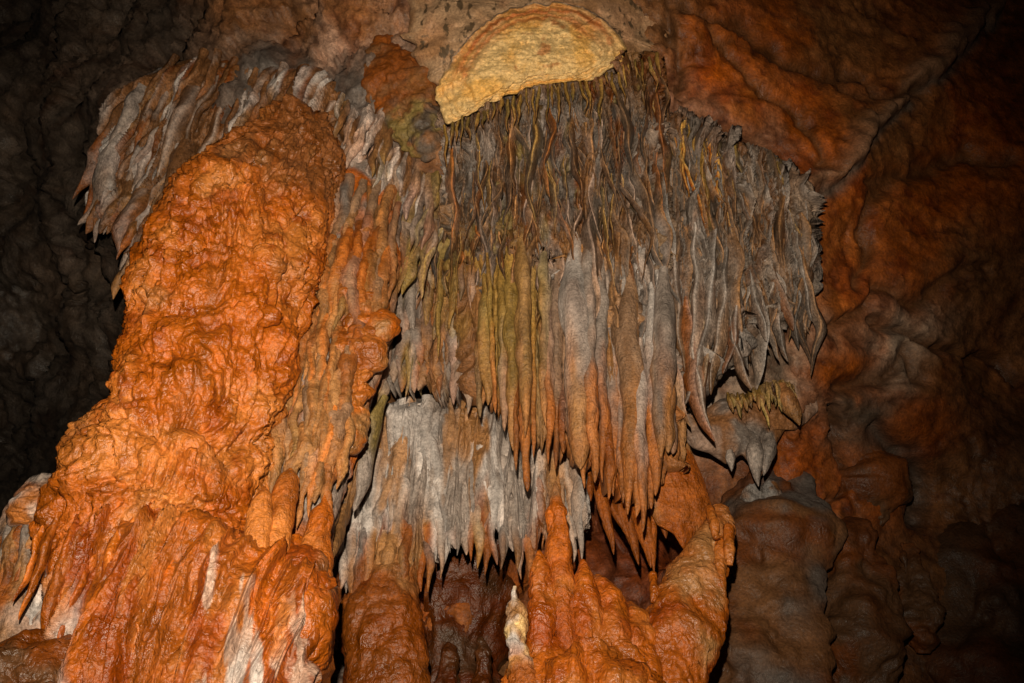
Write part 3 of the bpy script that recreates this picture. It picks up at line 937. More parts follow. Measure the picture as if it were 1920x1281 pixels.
def FC(G):
    # greyer and paler towards the lower right, where the draperies run into the long stalactites
    n = fbm(G * A3((4, 4, 1)), 3, 316)
    m = sstep(6.75, 5.95, G[..., 2] + 0.5 * n) * sstep(0.0, 0.5, G[..., 0] + 0.3 * n)
    return lerp(FC0(G), FCE(G), m[..., None])


sheet('curtain_body', top0 + A3((0, -14)), [(820, 520), (880, 500), (960, 490), (1040, 520), (1100, 590), (1180, 620), (1262, 640)], lambda X, Y: Yc(X, np.minimum(Y, 500)) + 0.05, M_DRAPE, cc, 520, 400,
      pleats(12.0, 1.5, 300, 0.095, tier=0.15, tk=1.9, jag=2.1, warp=0.09), crested(FC, TAN * 1.1, 5, None, 0.04), ragged=30, seed=2, foot=0.35)
for r in range(9):
    ln = top0.copy()
    f = r / 8
    ln[:, 1] = lerp(top0[:, 1], 190.0, 0.6 * f) + r * 36
    ln[:, 0] = lerp(ln[:, 0], 1030, -0.03 * f)
    fringe(cc, rng, ln, 24, (60, 190) if r < 3 else (80, 240), (3, 6) if r < 5 else (3.5, 8), lambda x, y: Yc(x, min(y, 500)) - 0.03, CT, lean=0.0, jl=0.07, yoff=0.03, blade=0.9, proj=2.4, wav=0.4, crestw=0.85, big=0.12, head=0.8,
           nr=34, nc=10, tip=0.45, out=0.3, follow=(0.55, 1.0), jit=24, ymax=lambda x: 505 + 45 * math.sin(x / 19.0) if x < 1060 else 610 + 40 * math.sin(x / 17.0), ysd=80, field=FC, fmix=0.6)

fringe(cc, rng, top0 + A3((0, -6)), 34, (22, 75), (2.2, 4.0), lambda x, y: 5.50 + 0.0006 * (y - 150), [(GOLD, BROWN, YEL * .8, 3), (OLIVE, BROWN, GOLD, 2), (YEL * .6, OLIVE, YEL, 1)],
       jl=0.07, jit=7, blade=0.6, proj=1.4, wav=0.3, nr=18, nc=8, tip=0.5, head=1.0)

# d: grey curtain on the right
dd = thing('grey_drapery_curtain', 'wide grey curtain of sharp-edged draperies at right of centre, beside the bare orange wall', 'drapery', P(1390, 290, 6.1))
rng = np.random.RandomState(61)


def Yd(px, py):  # the slope the right curtain hangs from
    return 5.95 + 0.0016 * (py - 260) + 0.0005 * np.maximum(px - 1380, 0)


top1 = np.array([(1240, 215), (1300, 240), (1360, 270), (1420, 300), (1470, 335), (1512, 370)], float)
WARM = A3((1.10, 0.95, 0.80))
FD = streaks([SLATE * .8 * WARM, GREY * .9 * WARM, DARK * 1.1, GREY * 1.25 * WARM, BROWN * 1.0, SLATE * .7 * WARM, BROWN * .8], 6.0, 330, 0.22)
sheet('curtain_body', top1 + A3((0, -10)), [(1245, 720), (1290, 735), (1340, 700), (1390, 645), (1440, 600), (1505, 550)], lambda X, Y: Yd(X, np.minimum(Y, 600)) + 0.06, M_DRAPE, dd, 400, 420,
      pleats(9.5, 1.1, 320, 0.12, tier=0.15, tk=1.5, jag=2.1, warp=0.09), crested(FD, WHITE * .8, 6, None, 0.05), ragged=16, seed=8, foot=0.18, side=(0.05, 0.4), tuck=0.35)
for r in range(9):
    ln = top1.copy()
    ln[:, 1] += r * 33 - (20 * r / 9) * (ln[:, 0] > 1450)
    ln[:, 0] = np.minimum(ln[:, 0] + 1.5 * r, 1508)
    fringe(dd, rng, ln, 18 if r < 3 else 15, (70, 180) if r < 3 else (90, 230), (3.5, 6.5) if r < 4 else (4, 10), lambda x, y: Yd(x, y) - 0.04, CR, lean=0.0, jl=0.06, yoff=0.03, blade=0.88, proj=2.1, wav=0.4, crestw=0.9, big=0.1, head=0.8, nr=36, nc=12, tip=0.35, out=0.0,
           follow=(0.75, 1.0), jit=24, ymax=lambda x: 620 if x > 1400 else 760, ysd=30, xmax=1522, field=FD, fmix=0.6)
fringe(dd, rng, [(1258, 228), (1290, 236), (1320, 252), (1350, 262)], 14, (50, 210), (2.6, 4.5), lambda x, y: Yd(x, y) - 0.05, [(YEL * .7, RUST, GOLD * 1.2, 3), (GOLD, BROWN * 1.3, YEL * .7, 2)],
       jl=0.04, jit=7, blade=0.6, proj=1.6, wav=0.5, nr=36, nc=10, tip=0.3, head=1.2, follow=(0.9, 1.0), crestw=0.8)
fringe(dd, rng, [(1350, 268), (1400, 292), (1450, 322), (1490, 352)], 18, (25, 70), (3, 6), lambda x, y: Yd(x, y) - 0.02, [(OLIVE, DARK, GOLD, 2), (DARK * 1.2, SLATE, TAN, 3)], jl=0.06, jit=9, blade=0.6, proj=1.6, wav=0.6, nr=20, nc=8, head=1.0, follow=(0.8, 1.0))
# its long hand-traced members: px, py ..., half width
LONG = [([(1262, 430), (1262, 520), (1275, 620), (1285, 700)], 12, GREY, TAN), ([(1300, 400), (1312, 520), (1300, 640), (1330, 815)], 14, GREY, PINK * .8), ([(1335, 440), (1332, 560), (1310, 680), (1290, 760)], 16, SLATE, GREY),
        ([(1360, 470), (1358, 560), (1345, 650), (1335, 740)], 13, GREY, TAN), ([(1385, 500), (1380, 580), (1370, 650), (1360, 700)], 12, SLATE, RUST), ([(1280, 560), (1290, 680), (1305, 760), (1335, 828)], 11, RUST * 1.1, ORANGE * .8),
        ([(1245, 330), (1250, 430), (1255, 520), (1250, 600)], 11, SLATE, GREY), ([(1405, 480), (1410, 540), (1430, 600), (1440, 640)], 10, SLATE, GREY), ([(1440, 470), (1450, 530), (1478, 590), (1490, 620)], 9, BROWN * 1.3, RUST),
        ([(1490, 440), (1498, 500), (1512, 560), (1523, 602)], 8, GREY, SLATE), ([(1318, 560), (1322, 650), (1316, 730), (1322, 790)], 9, GOLD * 0.8, RUST), ([(1255, 640), (1262, 700), (1275, 760), (1290, 800)], 11, RUST, TAN),
        ([(1370, 600), (1376, 640), (1385, 690), (1410, 730)], 9, SLATE, BROWN)]
for pts, hw, t, b in LONG:
    q = [(x, y, float(Yd(x, min(y, 560))) - 0.06, hw) for x, y in pts]
    hang('drapery', q, M_DRAPE, dd, rng, t, b, lerp(t, WHITE, 0.45), blade=0.8, proj=1.9, wav=0.3, nr=50, nc=14, tip=0.4, field=FD, fmix=0.5)

# e: the long stalactites in the middle
ee = thing('stalactite_curtain', 'long tan, white and orange stalactites hanging fused side by side in the centre', 'stalactite curtain', P(1080, 460, 6.4))
rng = np.random.RandomState(71)


def bodydisp(sd, a=0.05):
    return lambda G, nd, s, th: a * ridged(G * A3((6, 6, 0.9)), 3, sd) + 0.012 * fbm(G * 12, 3, sd + 5)


FE = streaks([TAN * .9, GREY * 1.1, WHITE * .75, BROWN * 1.2, GREY], 5.0, 95, 0.12)
FG = streaks([GOLD * .9, OLIVE, TAN, BROWN * 1.2], 4.0, 96, 0.15)
FO = streaks([RUST * .8 + TAN * .25, RUST * 1.15, TAN * .9, BROWN * 1.6, RUST * .6 + TAN * .5], 4.0, 97, 0.2)


def fe_field(G):
    # gold on the left, grey-white on the right, iron-stained towards the tips
    x, z = G[..., 0], G[..., 2]
    n = fbm(G * A3((5, 5, 0.8)), 3, 98)
    t = lerp(FG(G), FE(G), sstep(0.12, 0.42, x + 0.25 * n)[..., None])
    return lerp(t, FO(G), sstep(5.05, 4.35, z + 0.55 * n)[..., None])


def fe_tint(G, X, Y, h):
    return fe_field(G)


sheet('curtain_body', [(815, 430), (900, 400), (1000, 380), (1100, 380), (1200, 390), (1275, 420)], [(880, 700), (930, 760), (970, 820), (1040, 830), (1090, 870), (1160, 920), (1220, 940), (1262, 850)], lambda X, Y: 6.36 + 0.0003 * (Y - 450), M_RIB, ee, 420, 380,
      pleats(8.0, 0.40, 340, 0.10, warp=0.04, tier=0.10, tk=1.0, jag=1.9), fe_tint, ragged=20, seed=3)
ST = [((912, 470), (930, 757), 5.5, GOLD, ORANGE * .8), ((1000, 430), (1001, 850), 5.5, GOLD, ORANGE * .8), ((1045, 500), (1042, 880), 17, TAN * .8, ORANGE * .75), ((1062, 600), (1069, 872), 9, TAN, RUST * 1.3),
      ((1078, 450), (1090, 880), 20, WHITE * .8, TAN), ((1100, 470), (1112, 885), 15, GREY, RUST * 1.2), ((1125, 480), (1130, 905), 17, GREY * 1.2, RUST * 1.2), ((1150, 470), (1150, 930), 20, GREY * 1.2, RUST * 1.3), ((1178, 500), (1180, 965), 18, TAN, RUST * 1.3),
      ((1200, 640), (1206, 998), 19, WHITE * .7, ORANGE * .7), ((1222, 560), (1228, 930), 17, WHITE * .75, RUST * 1.3), ((1245, 560), (1240, 860), 16, GREY, TAN), ((1165, 600), (1166, 940), 14, WHITE * .7, RUST * 1.4),
      ((1240, 720), (1255, 850), 12, TAN, TAN), ((1258, 760), (1262, 860), 8, GREY, PINK * .7),
      ((955, 455), (962, 845), 12, GOLD * .9, TAN), ((978, 470), (985, 820), 12, TAN, TAN), ((1020, 470), (1022, 800), 13, OLIVE, TAN), ((940, 500), (945, 800), 11, GOLD * .7, GREY), ((910, 540), (915, 760), 12, OLIVE, BROWN * 1.4),
      ((965, 700), (968, 880), 9, RUST, ORANGE * .6), ((985, 740), (988, 895), 8, TAN, RUST * 1.2), ((1030, 600), (1028, 860), 9, BROWN * 1.3, RUST), ((895, 520), (900, 760), 10, TAN, SLATE),
      ((1090, 690), (1096, 900), 10, TAN, RUST * 1.2), ((1112, 740), (1116, 925), 9, RUST, RUST * 1.3), ((1138, 760), (1142, 950), 9, RUST, RUST * 1.3), ((1190, 800), (1194, 975), 8, RUST, RUST * 1.2), ((1160, 820), (1168, 960), 7, RUST, ORANGE * .6),
      ((1215, 840), (1222, 960), 7, RUST, RUST * 1.2), ((1053, 760), (1056, 860), 7, RUST, RUST)]
for (x0, y0), (x1, y1), hw, t, b in ST:
    yb = 6.22 - (0.05 if hw < 10 else 0) + rng.uniform(-0.13, 0.10)
    hw *= rng.uniform(0.6, 1.3) if hw > 8 else 1.0
    y1 += rng.normal(0, 16) if hw < 11 else 0
    y0 -= rng.uniform(0, 110)
    b = lerp(b, TAN, 0.35)
    pts = [(x0, y0, yb + 0.08, hw * 0.8), (lerp(x0, x1, .33) + rng.normal(0, 1.5), lerp(y0, y1, .33), yb, hw), (lerp(x0, x1, .7) + rng.normal(0, 1.5), lerp(y0, y1, .7), yb - 0.02, hw * 0.95), (x1, y1, yb - 0.03, hw * 0.75)]
    hang('stalactite', pts, M_RIB, ee, rng, t, b, None, blade=0.15, proj=1.05, wav=0.12, nr=70, nc=20, tip=rng.uniform(0.14, 0.3) if hw > 8 else 0.08, rough=0.38, head=0.5, split=0.6, bulge=0.12, field=fe_field, fmix=0.35)
GP = [(GOLD, OLIVE, YEL * .8, 3), (OLIVE, BROWN * 1.3, GOLD, 3), (TAN, GREY, None, 2)]
fringe(ee, rng, [(820, 480), (870, 465), (930, 450), (1000, 440), (1060, 440)], 17, (60, 170), (5, 10), lambda x, y: 6.28, GP, jl=0.04, mat=M_RIB, name='drapery', blade=0.5, proj=1.3, wav=0.3, tip=0.3, jit=40, field=fe_field, fmix=0.6)
fringe(ee, rng, [(1060, 420), (1120, 420), (1180, 440), (1240, 470)], 14, (60, 150), (6, 12), lambda x, y: 6.26, [(GREY, WHITE * .7, None, 3), (SLATE, GREY, None, 2), (WHITE * .7, TAN, None, 2), (GOLD * .8, TAN, None, 1)], jl=0.05, mat=M_DRAPE, name='drapery', blade=0.6, proj=1.5, wav=0.4, jit=40, field=fe_field, fmix=0.6)

# f: tan and grey stalactites left of centre
FF = streaks([TAN * .9, GREY, OLIVE * .9, BROWN * 1.2, GREY * 1.1], 3.5, 99, 0.25)
ff = thing('stubby_stalactite_row', 'row of stubby tan stalactites left of centre, between ribbed flank and long stalactites', 'stalactite curtain', P(770, 560, 6.5))
rng = np.random.RandomState(81)
sheet('curtain_body', [(735, 540), (790, 450), (850, 460), (925, 480)], [(690, 715), (750, 725), (850, 735), (925, 725)], lambda X, Y: 6.56 + 0.0003 * (Y - 500), M_RIB, ff, 280, 280,
      pleats(8.0, 0.6, 350, 0.09, warp=0.04, tier=0.15, tk=1.7, jag=1.9), lambda G, *a: FF(G), ragged=18, seed=4)
TG = [(GREY, TAN, None, 3), (GREY * 1.2, RUST * 1.1, None, 3), (TAN, RUST * 1.2, None, 3), (OLIVE, TAN, None, 1)]
fringe(ff, rng, [(790, 440), (840, 455), (900, 470)], 12, (120, 200), (8, 14), lambda x, y: 6.42, [(GOLD * .8, OLIVE, None, 3), (OLIVE, GREY, None, 2), (BROWN * 1.3, OLIVE, None, 2)], jl=0.03, mat=M_RIB, field=FF, fmix=0.65, jit=26, blade=0.3, proj=1.1, wav=0.2, tip=0.15)
fringe(ff, rng, [(735, 530), (770, 500), (800, 500)], 6, (100, 150), (8, 13), lambda x, y: 6.44, TG, jl=0.03, mat=M_RIB, field=FF, fmix=0.65, jit=26, lean=-0.05, blade=0.3, proj=1.1, wav=0.2)
fringe(ff, rng, [(720, 600), (780, 590), (840, 600), (910, 620)], 17, (60, 160), (6, 14), lambda x, y: 6.46, TG, jl=0.04, mat=M_RIB, field=FF, fmix=0.65, jit=26, name='stalactite', blade=0.15, proj=1.0, wav=0.2, rough=0.35, head=1.0, tip=0.3)
fringe(ff, rng, [(690, 670), (740, 660), (800, 660), (860, 660), (920, 650)], 19, (40, 110), (5, 13), lambda x, y: 6.50, TG, jl=0.04, mat=M_RIB, field=FF, fmix=0.65, jit=26, name='stalactite', blade=0.15, proj=1.0, wav=0.2, rough=0.35, head=1.0, tip=0.3)

# g: lower pale grey curtain over the recess
gg = thing('pale_grey_curtain', 'pale grey flowstone curtain with ragged brown tips hanging over the dark recess', 'flowstone curtain', P(800, 780, 6.9))
rng = np.random.RandomState(91)
GA = streaks([WHITE * .9, GREY * 1.25, WHITE * .8, GREY * 1.1, WHITE * .7, TAN], 5.0, 103, 0.15)
GB = streaks([RUST, TAN, BROWN * 1.3], 4.0, 104, 0.2)


def fg_field(G):
    n = fbm(G * A3((4, 4, 0.8)), 3, 2)
    return lerp(GA(G), GB(G), sstep(4.08, 3.60, G[..., 2] + 0.5 * n + 0.25 * sstep(-0.9, -1.3, G[..., 0]))[..., None])


sheet('curtain_body', [(690, 775), (760, 752), (850, 750), (930, 745), (1000, 790), (1100, 800)], [(632, 1060), (680, 1090), (740, 1100), (790, 1060), (840, 1010), (900, 1010), (960, 1015), (1030, 1000), (1100, 990)], lambda X, Y: 6.98 + 0 * X, M_RIB, gg, 420, 300,
      pleats(8.0, 0.6, 360, 0.09, warp=0.04, tier=0.10, tk=1.2, jag=1.9), lambda G, *a: fg_field(G), ragged=34, seed=5)
GW = [(WHITE * .9, WHITE * .7, None, 4), (GREY * 1.3, PINK * .8, None, 4), (WHITE * .8, GREY, None, 3), (GREY, TAN, None, 1.5), (BROWN * 1.5, RUST, None, .6)]
for line, n, ln, hw, yo, pl in [
        ([(680, 800), (740, 775), (830, 770), (910, 770)], 20, (150, 290), (7, 14), -0.02, GW),
        ([(660, 860), (740, 840), (830, 840), (930, 840), (1000, 850)], 20, (120, 250), (7, 15), -0.03, GW),
        ([(905, 780), (960, 800), (1020, 830), (1090, 830)], 13, (120, 240), (7, 15), -0.02, GW),
        ([(650, 960), (720, 960), (800, 960), (900, 950), (1000, 940), (1090, 930)], 18, (60, 135), (6, 13), -0.03, GW + [(TAN, RUST * 1.2, None, 4)]),
        ([(630, 1000), (680, 1010), (730, 1020), (770, 1000)], 11, (70, 120), (8, 13), -0.08, [(RUST, BROWN * 1.4, None, 2), (TAN, RUST, None, 2)])]:
    fringe(gg, rng, line, n, ln, hw, lambda x, y: 6.95, pl, jl=0.03, lean=-0.02, yoff=yo, mat=M_RIB, name='stalactite', blade=0.15, proj=0.9, wav=0.25, nr=44, nc=14, rough=0.45, tip=0.4, split=0.65, head=1.0, field=fg_field, fmix=0.85, jit=28)
TIPS = [(805, 1000, 803, 1110, 9, GREY * 1.2, TAN), (826, 980, 826, 1085, 9, GREY, TAN), (842, 960, 843, 1037, 6, GREY, SLATE), (858, 960, 858, 1042, 8, GREY, SLATE), (895, 960, 898, 1066, 14, TAN, OLIVE), (945, 960, 941, 1068, 12, SLATE, DARK),
        (965, 960, 970, 1068, 12, GREY, TAN), (990, 980, 998, 1100, 12, TAN, RUST), (1085, 860, 1091, 1050, 16, WHITE * .75, WHITE * .7), (880, 980, 884, 1052, 8, TAN, RUST), (660, 1020, 660, 1135, 14, RUST, BROWN * 1.4), (690, 1020, 672, 1138, 10, TAN, RUST),
        (785, 1020, 790, 1110, 9, TAN, RUST), (1035, 880, 1035, 990, 14, TAN, RUST), (1010, 900, 1012, 1000, 12, RUST, RUST)]
for x0, y0, x1, y1, hw, t, b in TIPS:
    hang('stalactite', [(x0, y0 - 30, 6.98, hw), (lerp(x0, x1, .5), lerp(y0, y1, .5), 6.90, hw), (x1, y1, 6.88, hw * .7)], M_RIB, gg, rng, t, b, None, blade=0.15, proj=1.0, wav=0.2, nr=44, nc=16, tip=0.55, head=1.0, rough=0.4, field=fg_field, fmix=0.5)
# its foot: the stump that meets the orange block
body('foot', [(735, 1030, 7.1, 50), (730, 1090, 7.0, 50), (722, 1135, 6.95, 62), (715, 1170, 6.98, 72)], M_RIB, gg, nr=70, nc=90, squash=0.8,
     disp=lambda G, nd, s, th: 0.04 * ridged(G * A3((8, 8, 1)), 3, 5) + 0.015 * fbm(G * 14, 3, 6), tint=lambda G, s, th, h: lerp(TAN, RUST, sstep(0.1, 0.8, s + 0.3 * fbm(G * 5, 3, 4))[..., None]))

# h: orange sheet at the right of the long stalactites, with its own fringe of tips
hh = thing('orange_drapery_sheet', 'broad smooth orange drapery sheet with drip tips, right of the long stalactites', 'drapery', P(1260, 820, 6.8))
rng = np.random.RandomState(101)
plate('sheet', [(1225, 850), (1262, 800), (1290, 830), (1320, 900), (1338, 960), (1325, 990), (1300, 1010), (1282, 1032), (1262, 1000), (1232, 985), (1215, 950)], lambda X, Y: 6.72 + 0.001 * (X - 1270), M_RIB, hh, nr=60, nc=160, dome=0.10, thick=0.10,
      disp=lambda G, r, a: 0.02 * ridged(G * A3((5, 5, 5)), 3, 27) + 0.012 * fbm(G * 14, 3, 8), tint=lambda G, r, a, h, X, Y: mixnoise([RUST * 1.3, ORANGE * .8, TAN], 3, 107)(G))
for x0, y0, x1, y1, hw in [(1125, 900, 1150, 1040, 10), (1150, 920, 1180, 1010, 10), (1165, 930, 1200, 1060, 12), (1190, 930, 1220, 1065, 11), (1205, 950, 1228, 1068, 9), (1105, 885, 1108, 940, 6), (1225, 960, 1226, 1075, 7), (1140, 930, 1172, 1000, 9),
                          (1180, 950, 1190, 1030, 8), (1240, 960, 1250, 1010, 8), (1115, 905, 1135, 985, 8)]:
    hang('stalactite', [(x0, y0, 6.85, hw), (lerp(x0, x1, .5), lerp(y0, y1, .5), 6.83, hw), (x1, y1, 6.8, hw * .7)], M_RIB, hh, rng, RUST * 1.2, RUST, None, blade=0.3, proj=1.2, wav=0.15, nr=36, nc=14, tip=0.4)

# ------------------------------------------------------------------ the shield and the rocks round it
SH = [(819, 168), (835, 132), (858, 98), (885, 66), (915, 36), (950, 18), (1000, 8), (1050, 3), (1095, 12), (1135, 36), (1162, 66), (1176, 92), (1168, 112), (1130, 140), (1105, 152), (1060, 153), (1010, 158), (960, 178), (915, 196), (870, 220), (835, 235), (824, 205)]


def sh_tint(G, r, a, h, X, Y):
    n = fbm(G * 5, 4, 3)
    # growth bands run parallel to the upper rim; the flat lower edge is where the plate broke off
    up = sstep(150, 60, Y - 0.35 * (1000 - X) * 0.6)
    rr = r + 0.045 * n
    t = lerp(CREAM * 0.92, YEL, sstep(-0.4, 0.5, n)[..., None])
    band = np.clip(np.sin(rr * 46) * 0.5 + 0.5, 0, 1)
    red = A3((0.52, 0.17, 0.05))
    t = lerp(t, red, (up * sstep(0.5, 0.8, rr) * (0.45 + 0.55 * band) * sstep(1.02, 0.93, rr))[..., None])
    t = lerp(t, red, (sstep(0.55, 0.9, fbm(G * 7, 3, 9)) * 0.7)[..., None])
    t = lerp(t, GREY * 0.9, (up * sstep(0.965, 1.0, r))[..., None])
    return t


sh = plate('cave_shield', SH, lambda X, Y: 5.47 + 0.0010 * (Y - 100), M_SHIELD, None, rag=4.0, seed=5, nr=84, nc=320, dome=0.16, thick=0.25, center=(1000, 100),
           disp=lambda G, r, a: (0.05 * fbm(G * 4, 4, 3) + 0.018 * fbm(G * 20, 3, 8) - 0.035 * (sstep(0.70, 0.72, r + 0.05 * fbm(G * 4, 3, 12)) + sstep(0.82, 0.835, r + 0.04 * fbm(G * 5, 3, 13)) + sstep(0.9, 0.91, r + 0.03 * fbm(G * 6, 3, 14))) * sstep(3.0, 3.3, a) + 0.016 * ridged(G * A3((3, 3, 14)), 3, 4) + 0.018 * sstep(0.93, 0.97, r) + 0.006 * np.sin(r * 60) * sstep(0.5, 0.8, r)
                                 + 0.05 * domes(G * 18, 5, .5, 1.)[0] * sstep(0.8, 1.0, r)), tint=sh_tint)
tag(sh, 'pale yellow half-moon cave shield plate with red growth bands at top centre', 'cave shield')

rk = plate('speckled_rock_bulge', [(758, 70), (762, 0), (800, -120), (1000, -160), (1180, -120), (1262, -20), (1265, 60), (1250, 100), (1190, 130), (1100, 160), (1000, 170), (900, 180), (826, 170), (800, 140), (776, 105)],
           lambda X, Y: 5.72 + 0.0006 * (Y - 50) + 0.0011 * np.maximum(X - 1050, 0), M_SPECK, None, rag=14.0, seed=9, nr=90, nc=260, dome=0.34, thick=0.45, disp=lambda G, r, a: 0.09 * fbm(G * 2.4, 4, 43) + 0.03 * billow(G * 6, 3, 46) + 0.01 * fbm(G * 22, 3, 44),
           tint=lambda G, r, a, h, X, Y: mixnoise([TAN * .8 + PINK * .35, TAN * .85 + PINK * .15, PINK * .5 + GOLD * .4], 3, 120)(G))
tag(rk, 'speckled tan rock bulge at the top behind the yellow shield', 'rock')

rb = body('reddish_rock_block', [(752, 60, 6.0, 8), (742, 80, 5.95, 34), (735, 115, 5.92, 56), (745, 160, 5.9, 72), (765, 205, 5.9, 64), (785, 250, 5.9, 44), (800, 282, 5.92, 26), (808, 302, 5.96, 6)], M_ROCK, None, nr=150, nc=150, squash=0.5,
          disp=lambda G, nd, s, th: 0.05 * fbm(G * 4, 4, 53) + 0.045 * domes(G * 14, 54, .5, 1.)[0] * sstep(0.45, 0.7, s) + 0.02 * fbm(G * 16, 3, 44) - 0.01,
          tint=lambda G, s, th, h: lerp(mixnoise([RUST * 1.1, RUST * .8, BROWN * 1.2], 4, 130)(G), mixnoise([BROWN, OLIVE * .8, DARK], 6, 131)(G), sstep(0.45, 0.72, s + 0.18 * fbm(G * 4, 3, 7))[..., None]))
tag(rb, 'reddish brown rock block left of the yellow shield, crusted along its lower edge', 'rock')

# ------------------------------------------------------------------ stalagmites at the bottom


def stal_disp(sd, a=1.0):
    def fn(G, nd, s, th):
        b, _ = domes(G * A3((11, 11, 8)), sd, .45, 1.)
        c, _ = domes(G * A3((24, 24, 17)), sd + 5, .45, 1.)
        return a * (0.03 * b + 0.014 * c + 0.012 * ridged(G * A3((10, 10, 1.5)), 2, sd)) * sstep(0.0, 0.15, s) - 0.01
    return fn


OT = mixnoise([ORANGE, PEACH * .9, RUST * 1.2, DEEP * 1.2], 3.5, 140)
sg = thing('stalagmite_group', 'tall orange stalagmite with a dark pointed tip rising from a knobbly mound', 'stalagmite', P(1050, 1330, 5.6))


def tipdark(G, s, th, h):
    return lerp(BROWN * 1.3, OT(G), sstep(0.05, 0.10, s + 0.02 * fbm(G * 9, 2, 1))[..., None])


body('spire', [(1042, 903, 5.75, 4), (1042, 916, 5.75, 9), (1042, 945, 5.75, 13), (1044, 962, 5.75, 17), (1045, 985, 5.75, 15), (1048, 1030, 5.72, 20), (1050, 1080, 5.7, 24), (1055, 1140, 5.68, 28), (1060, 1220, 5.65, 28), (1062, 1400, 5.6, 34)], M_RIB, sg, nr=280, nc=80, disp=stal_disp(150, .8), tint=tipdark)
for pts, sd in [([(1010, 1032, 5.68, 6), (1012, 1045, 5.68, 13), (1013, 1080, 5.66, 17), (1016, 1150, 5.62, 23), (1018, 1230, 5.6, 27), (1015, 1400, 5.55, 34)], 160),
                ([(1092, 1050, 5.75, 8), (1094, 1070, 5.74, 14), (1096, 1120, 5.7, 24), (1100, 1200, 5.66, 34), (1110, 1400, 5.6, 60)], 165),
                ([(1118, 1080, 5.85, 10), (1125, 1095, 5.82, 20), (1136, 1130, 5.8, 32), (1142, 1200, 5.72, 42), (1150, 1400, 5.65, 70)], 170),
                ([(1180, 1130, 5.9, 10), (1182, 1150, 5.88, 26), (1190, 1200, 5.8, 42), (1195, 1400, 5.7, 70)], 172)]:
    body('shoulder', pts, M_FLOW, sg, nr=150, nc=80, disp=stal_disp(sd), tint=lambda G, s, th, h: OT(G))
body('mound', [(1062, 1110, 6.0, 28), (1072, 1150, 5.97, 50), (1082, 1200, 5.92, 78), (1086, 1255, 5.8, 108), (1088, 1310, 5.62, 145), (1090, 1420, 5.55, 180)], M_FLOW, sg, nr=120, nc=200, squash=0.6,
     disp=lambda G, nd, s, th: 0.07 * domes(G * A3((5.5, 5.5, 4)), 181, .5, 1.)[0] + 0.07 * ridged(G * A3((6.5, 6.5, 0.9)), 2, 185) + 0.04 * domes(G * A3((15, 15, 10)), 184, .5, 1.)[0] + 0.02 * billow(G * 22, 2, 186) - 0.05, tint=lambda G, s, th, h: OT(G))

ps = body('stalagmite', [(965, 1099, 5.55, 3), (964, 1112, 5.55, 6), (965, 1122, 5.55, 8), (966, 1135, 5.55, 15), (968, 1165, 5.53, 19), (966, 1190, 5.52, 18), (968, 1212, 5.5, 14), (975, 1240, 5.5, 20), (985, 1290, 5.48, 34), (990, 1400, 5.45, 40)],
          M_RIB, None, nr=170, nc=70, disp=lambda G, nd, s, th: 0.022 * domes(G * 26, 191, .5, 1.)[0] * sstep(0.04, 0.12, s) + 0.01 * fbm(G * 20, 3, 3) - 0.006,
          tint=lambda G, s, th, h: lerp(mixnoise([CREAM * .85, TAN, WHITE], 9, 150)(G), RUST * 1.1, sstep(0.38, 0.6, s + .1 * fbm(G * 6, 2, 1))[..., None]))
tag(ps, 'small warty cream-topped stalagmite in front of the dark recess, left of the tall spire', 'stalagmite')

rm = thing('flowstone_buttress', 'tilted orange flowstone wing at lower right rising beside the stalagmite mound', 'flowstone', P(1260, 1330, 5.9))
body('wing', [(1352, 950, 6.15, 10), (1349, 985, 6.1, 20), (1330, 1040, 6.0, 36), (1304, 1110, 5.95, 56), (1278, 1190, 5.85, 70), (1250, 1280, 5.8, 80), (1220, 1420, 5.7, 120)], M_FLOW, rm, nr=240, nc=160, squash=0.55,
     disp=lambda G, nd, s, th: 0.05 * ridged(G * A3((4, 4, 1.6)), 3, 5) + 0.03 * domes(G * A3((9, 9, 7)), 201, .5, 1.)[0] + 0.014 * domes(G * 24, 204, .5, 1.)[0] - 0.02, tint=mixnoise([ORANGE * .85, RUST * 1.2, DEEP * 1.1, TAN], 3.0, 160))
for x0, y0, x1, y1, hw in [(1328, 945, 1345, 1010, 9), (1366, 978, 1368, 1060, 9), (1352, 1000, 1345, 1150, 12), (1330, 1060, 1318, 1200, 12), (1225, 1070, 1228, 1130, 8)]:
    body('ridge', [(x0, y0, 5.98, 2), (lerp(x0, x1, .12), lerp(y0, y1, .12), 5.96, hw), (lerp(x0, x1, .6), lerp(y0, y1, .6), 5.88, hw), (x1, y1, 5.86, hw * .6)], M_FLOW, rm, nr=70, nc=30,
         disp=stal_disp(211, .5), tint=mixnoise([ORANGE * .85, RUST * 1.2, PEACH * .8], 4.0, 170))

ob = body('orange_rock_stump', [(712, 1122, 7.05, 40), (712, 1135, 7.0, 62), (716, 1165, 6.95, 66), (722, 1220, 6.9, 64), (725, 1300, 6.85, 72), (725, 1420, 6.85, 80)], M_FLOW, None, nr=140, nc=140, squash=0.8,
          disp=lambda G, nd, s, th: 0.05 * billow(G * A3((4, 4, 2)), 3, 221) + 0.03 * domes(G * 10, 224, .5, 1.)[0] + 0.012 * domes(G * 24, 226, .5, 1.)[0], tint=mixnoise([RUST * .8, ORANGE * .55, DEEP * .8], 3.0, 180))
tag(ob, 'stumpy rough orange rock under the foot of the pale grey curtain', 'rock')

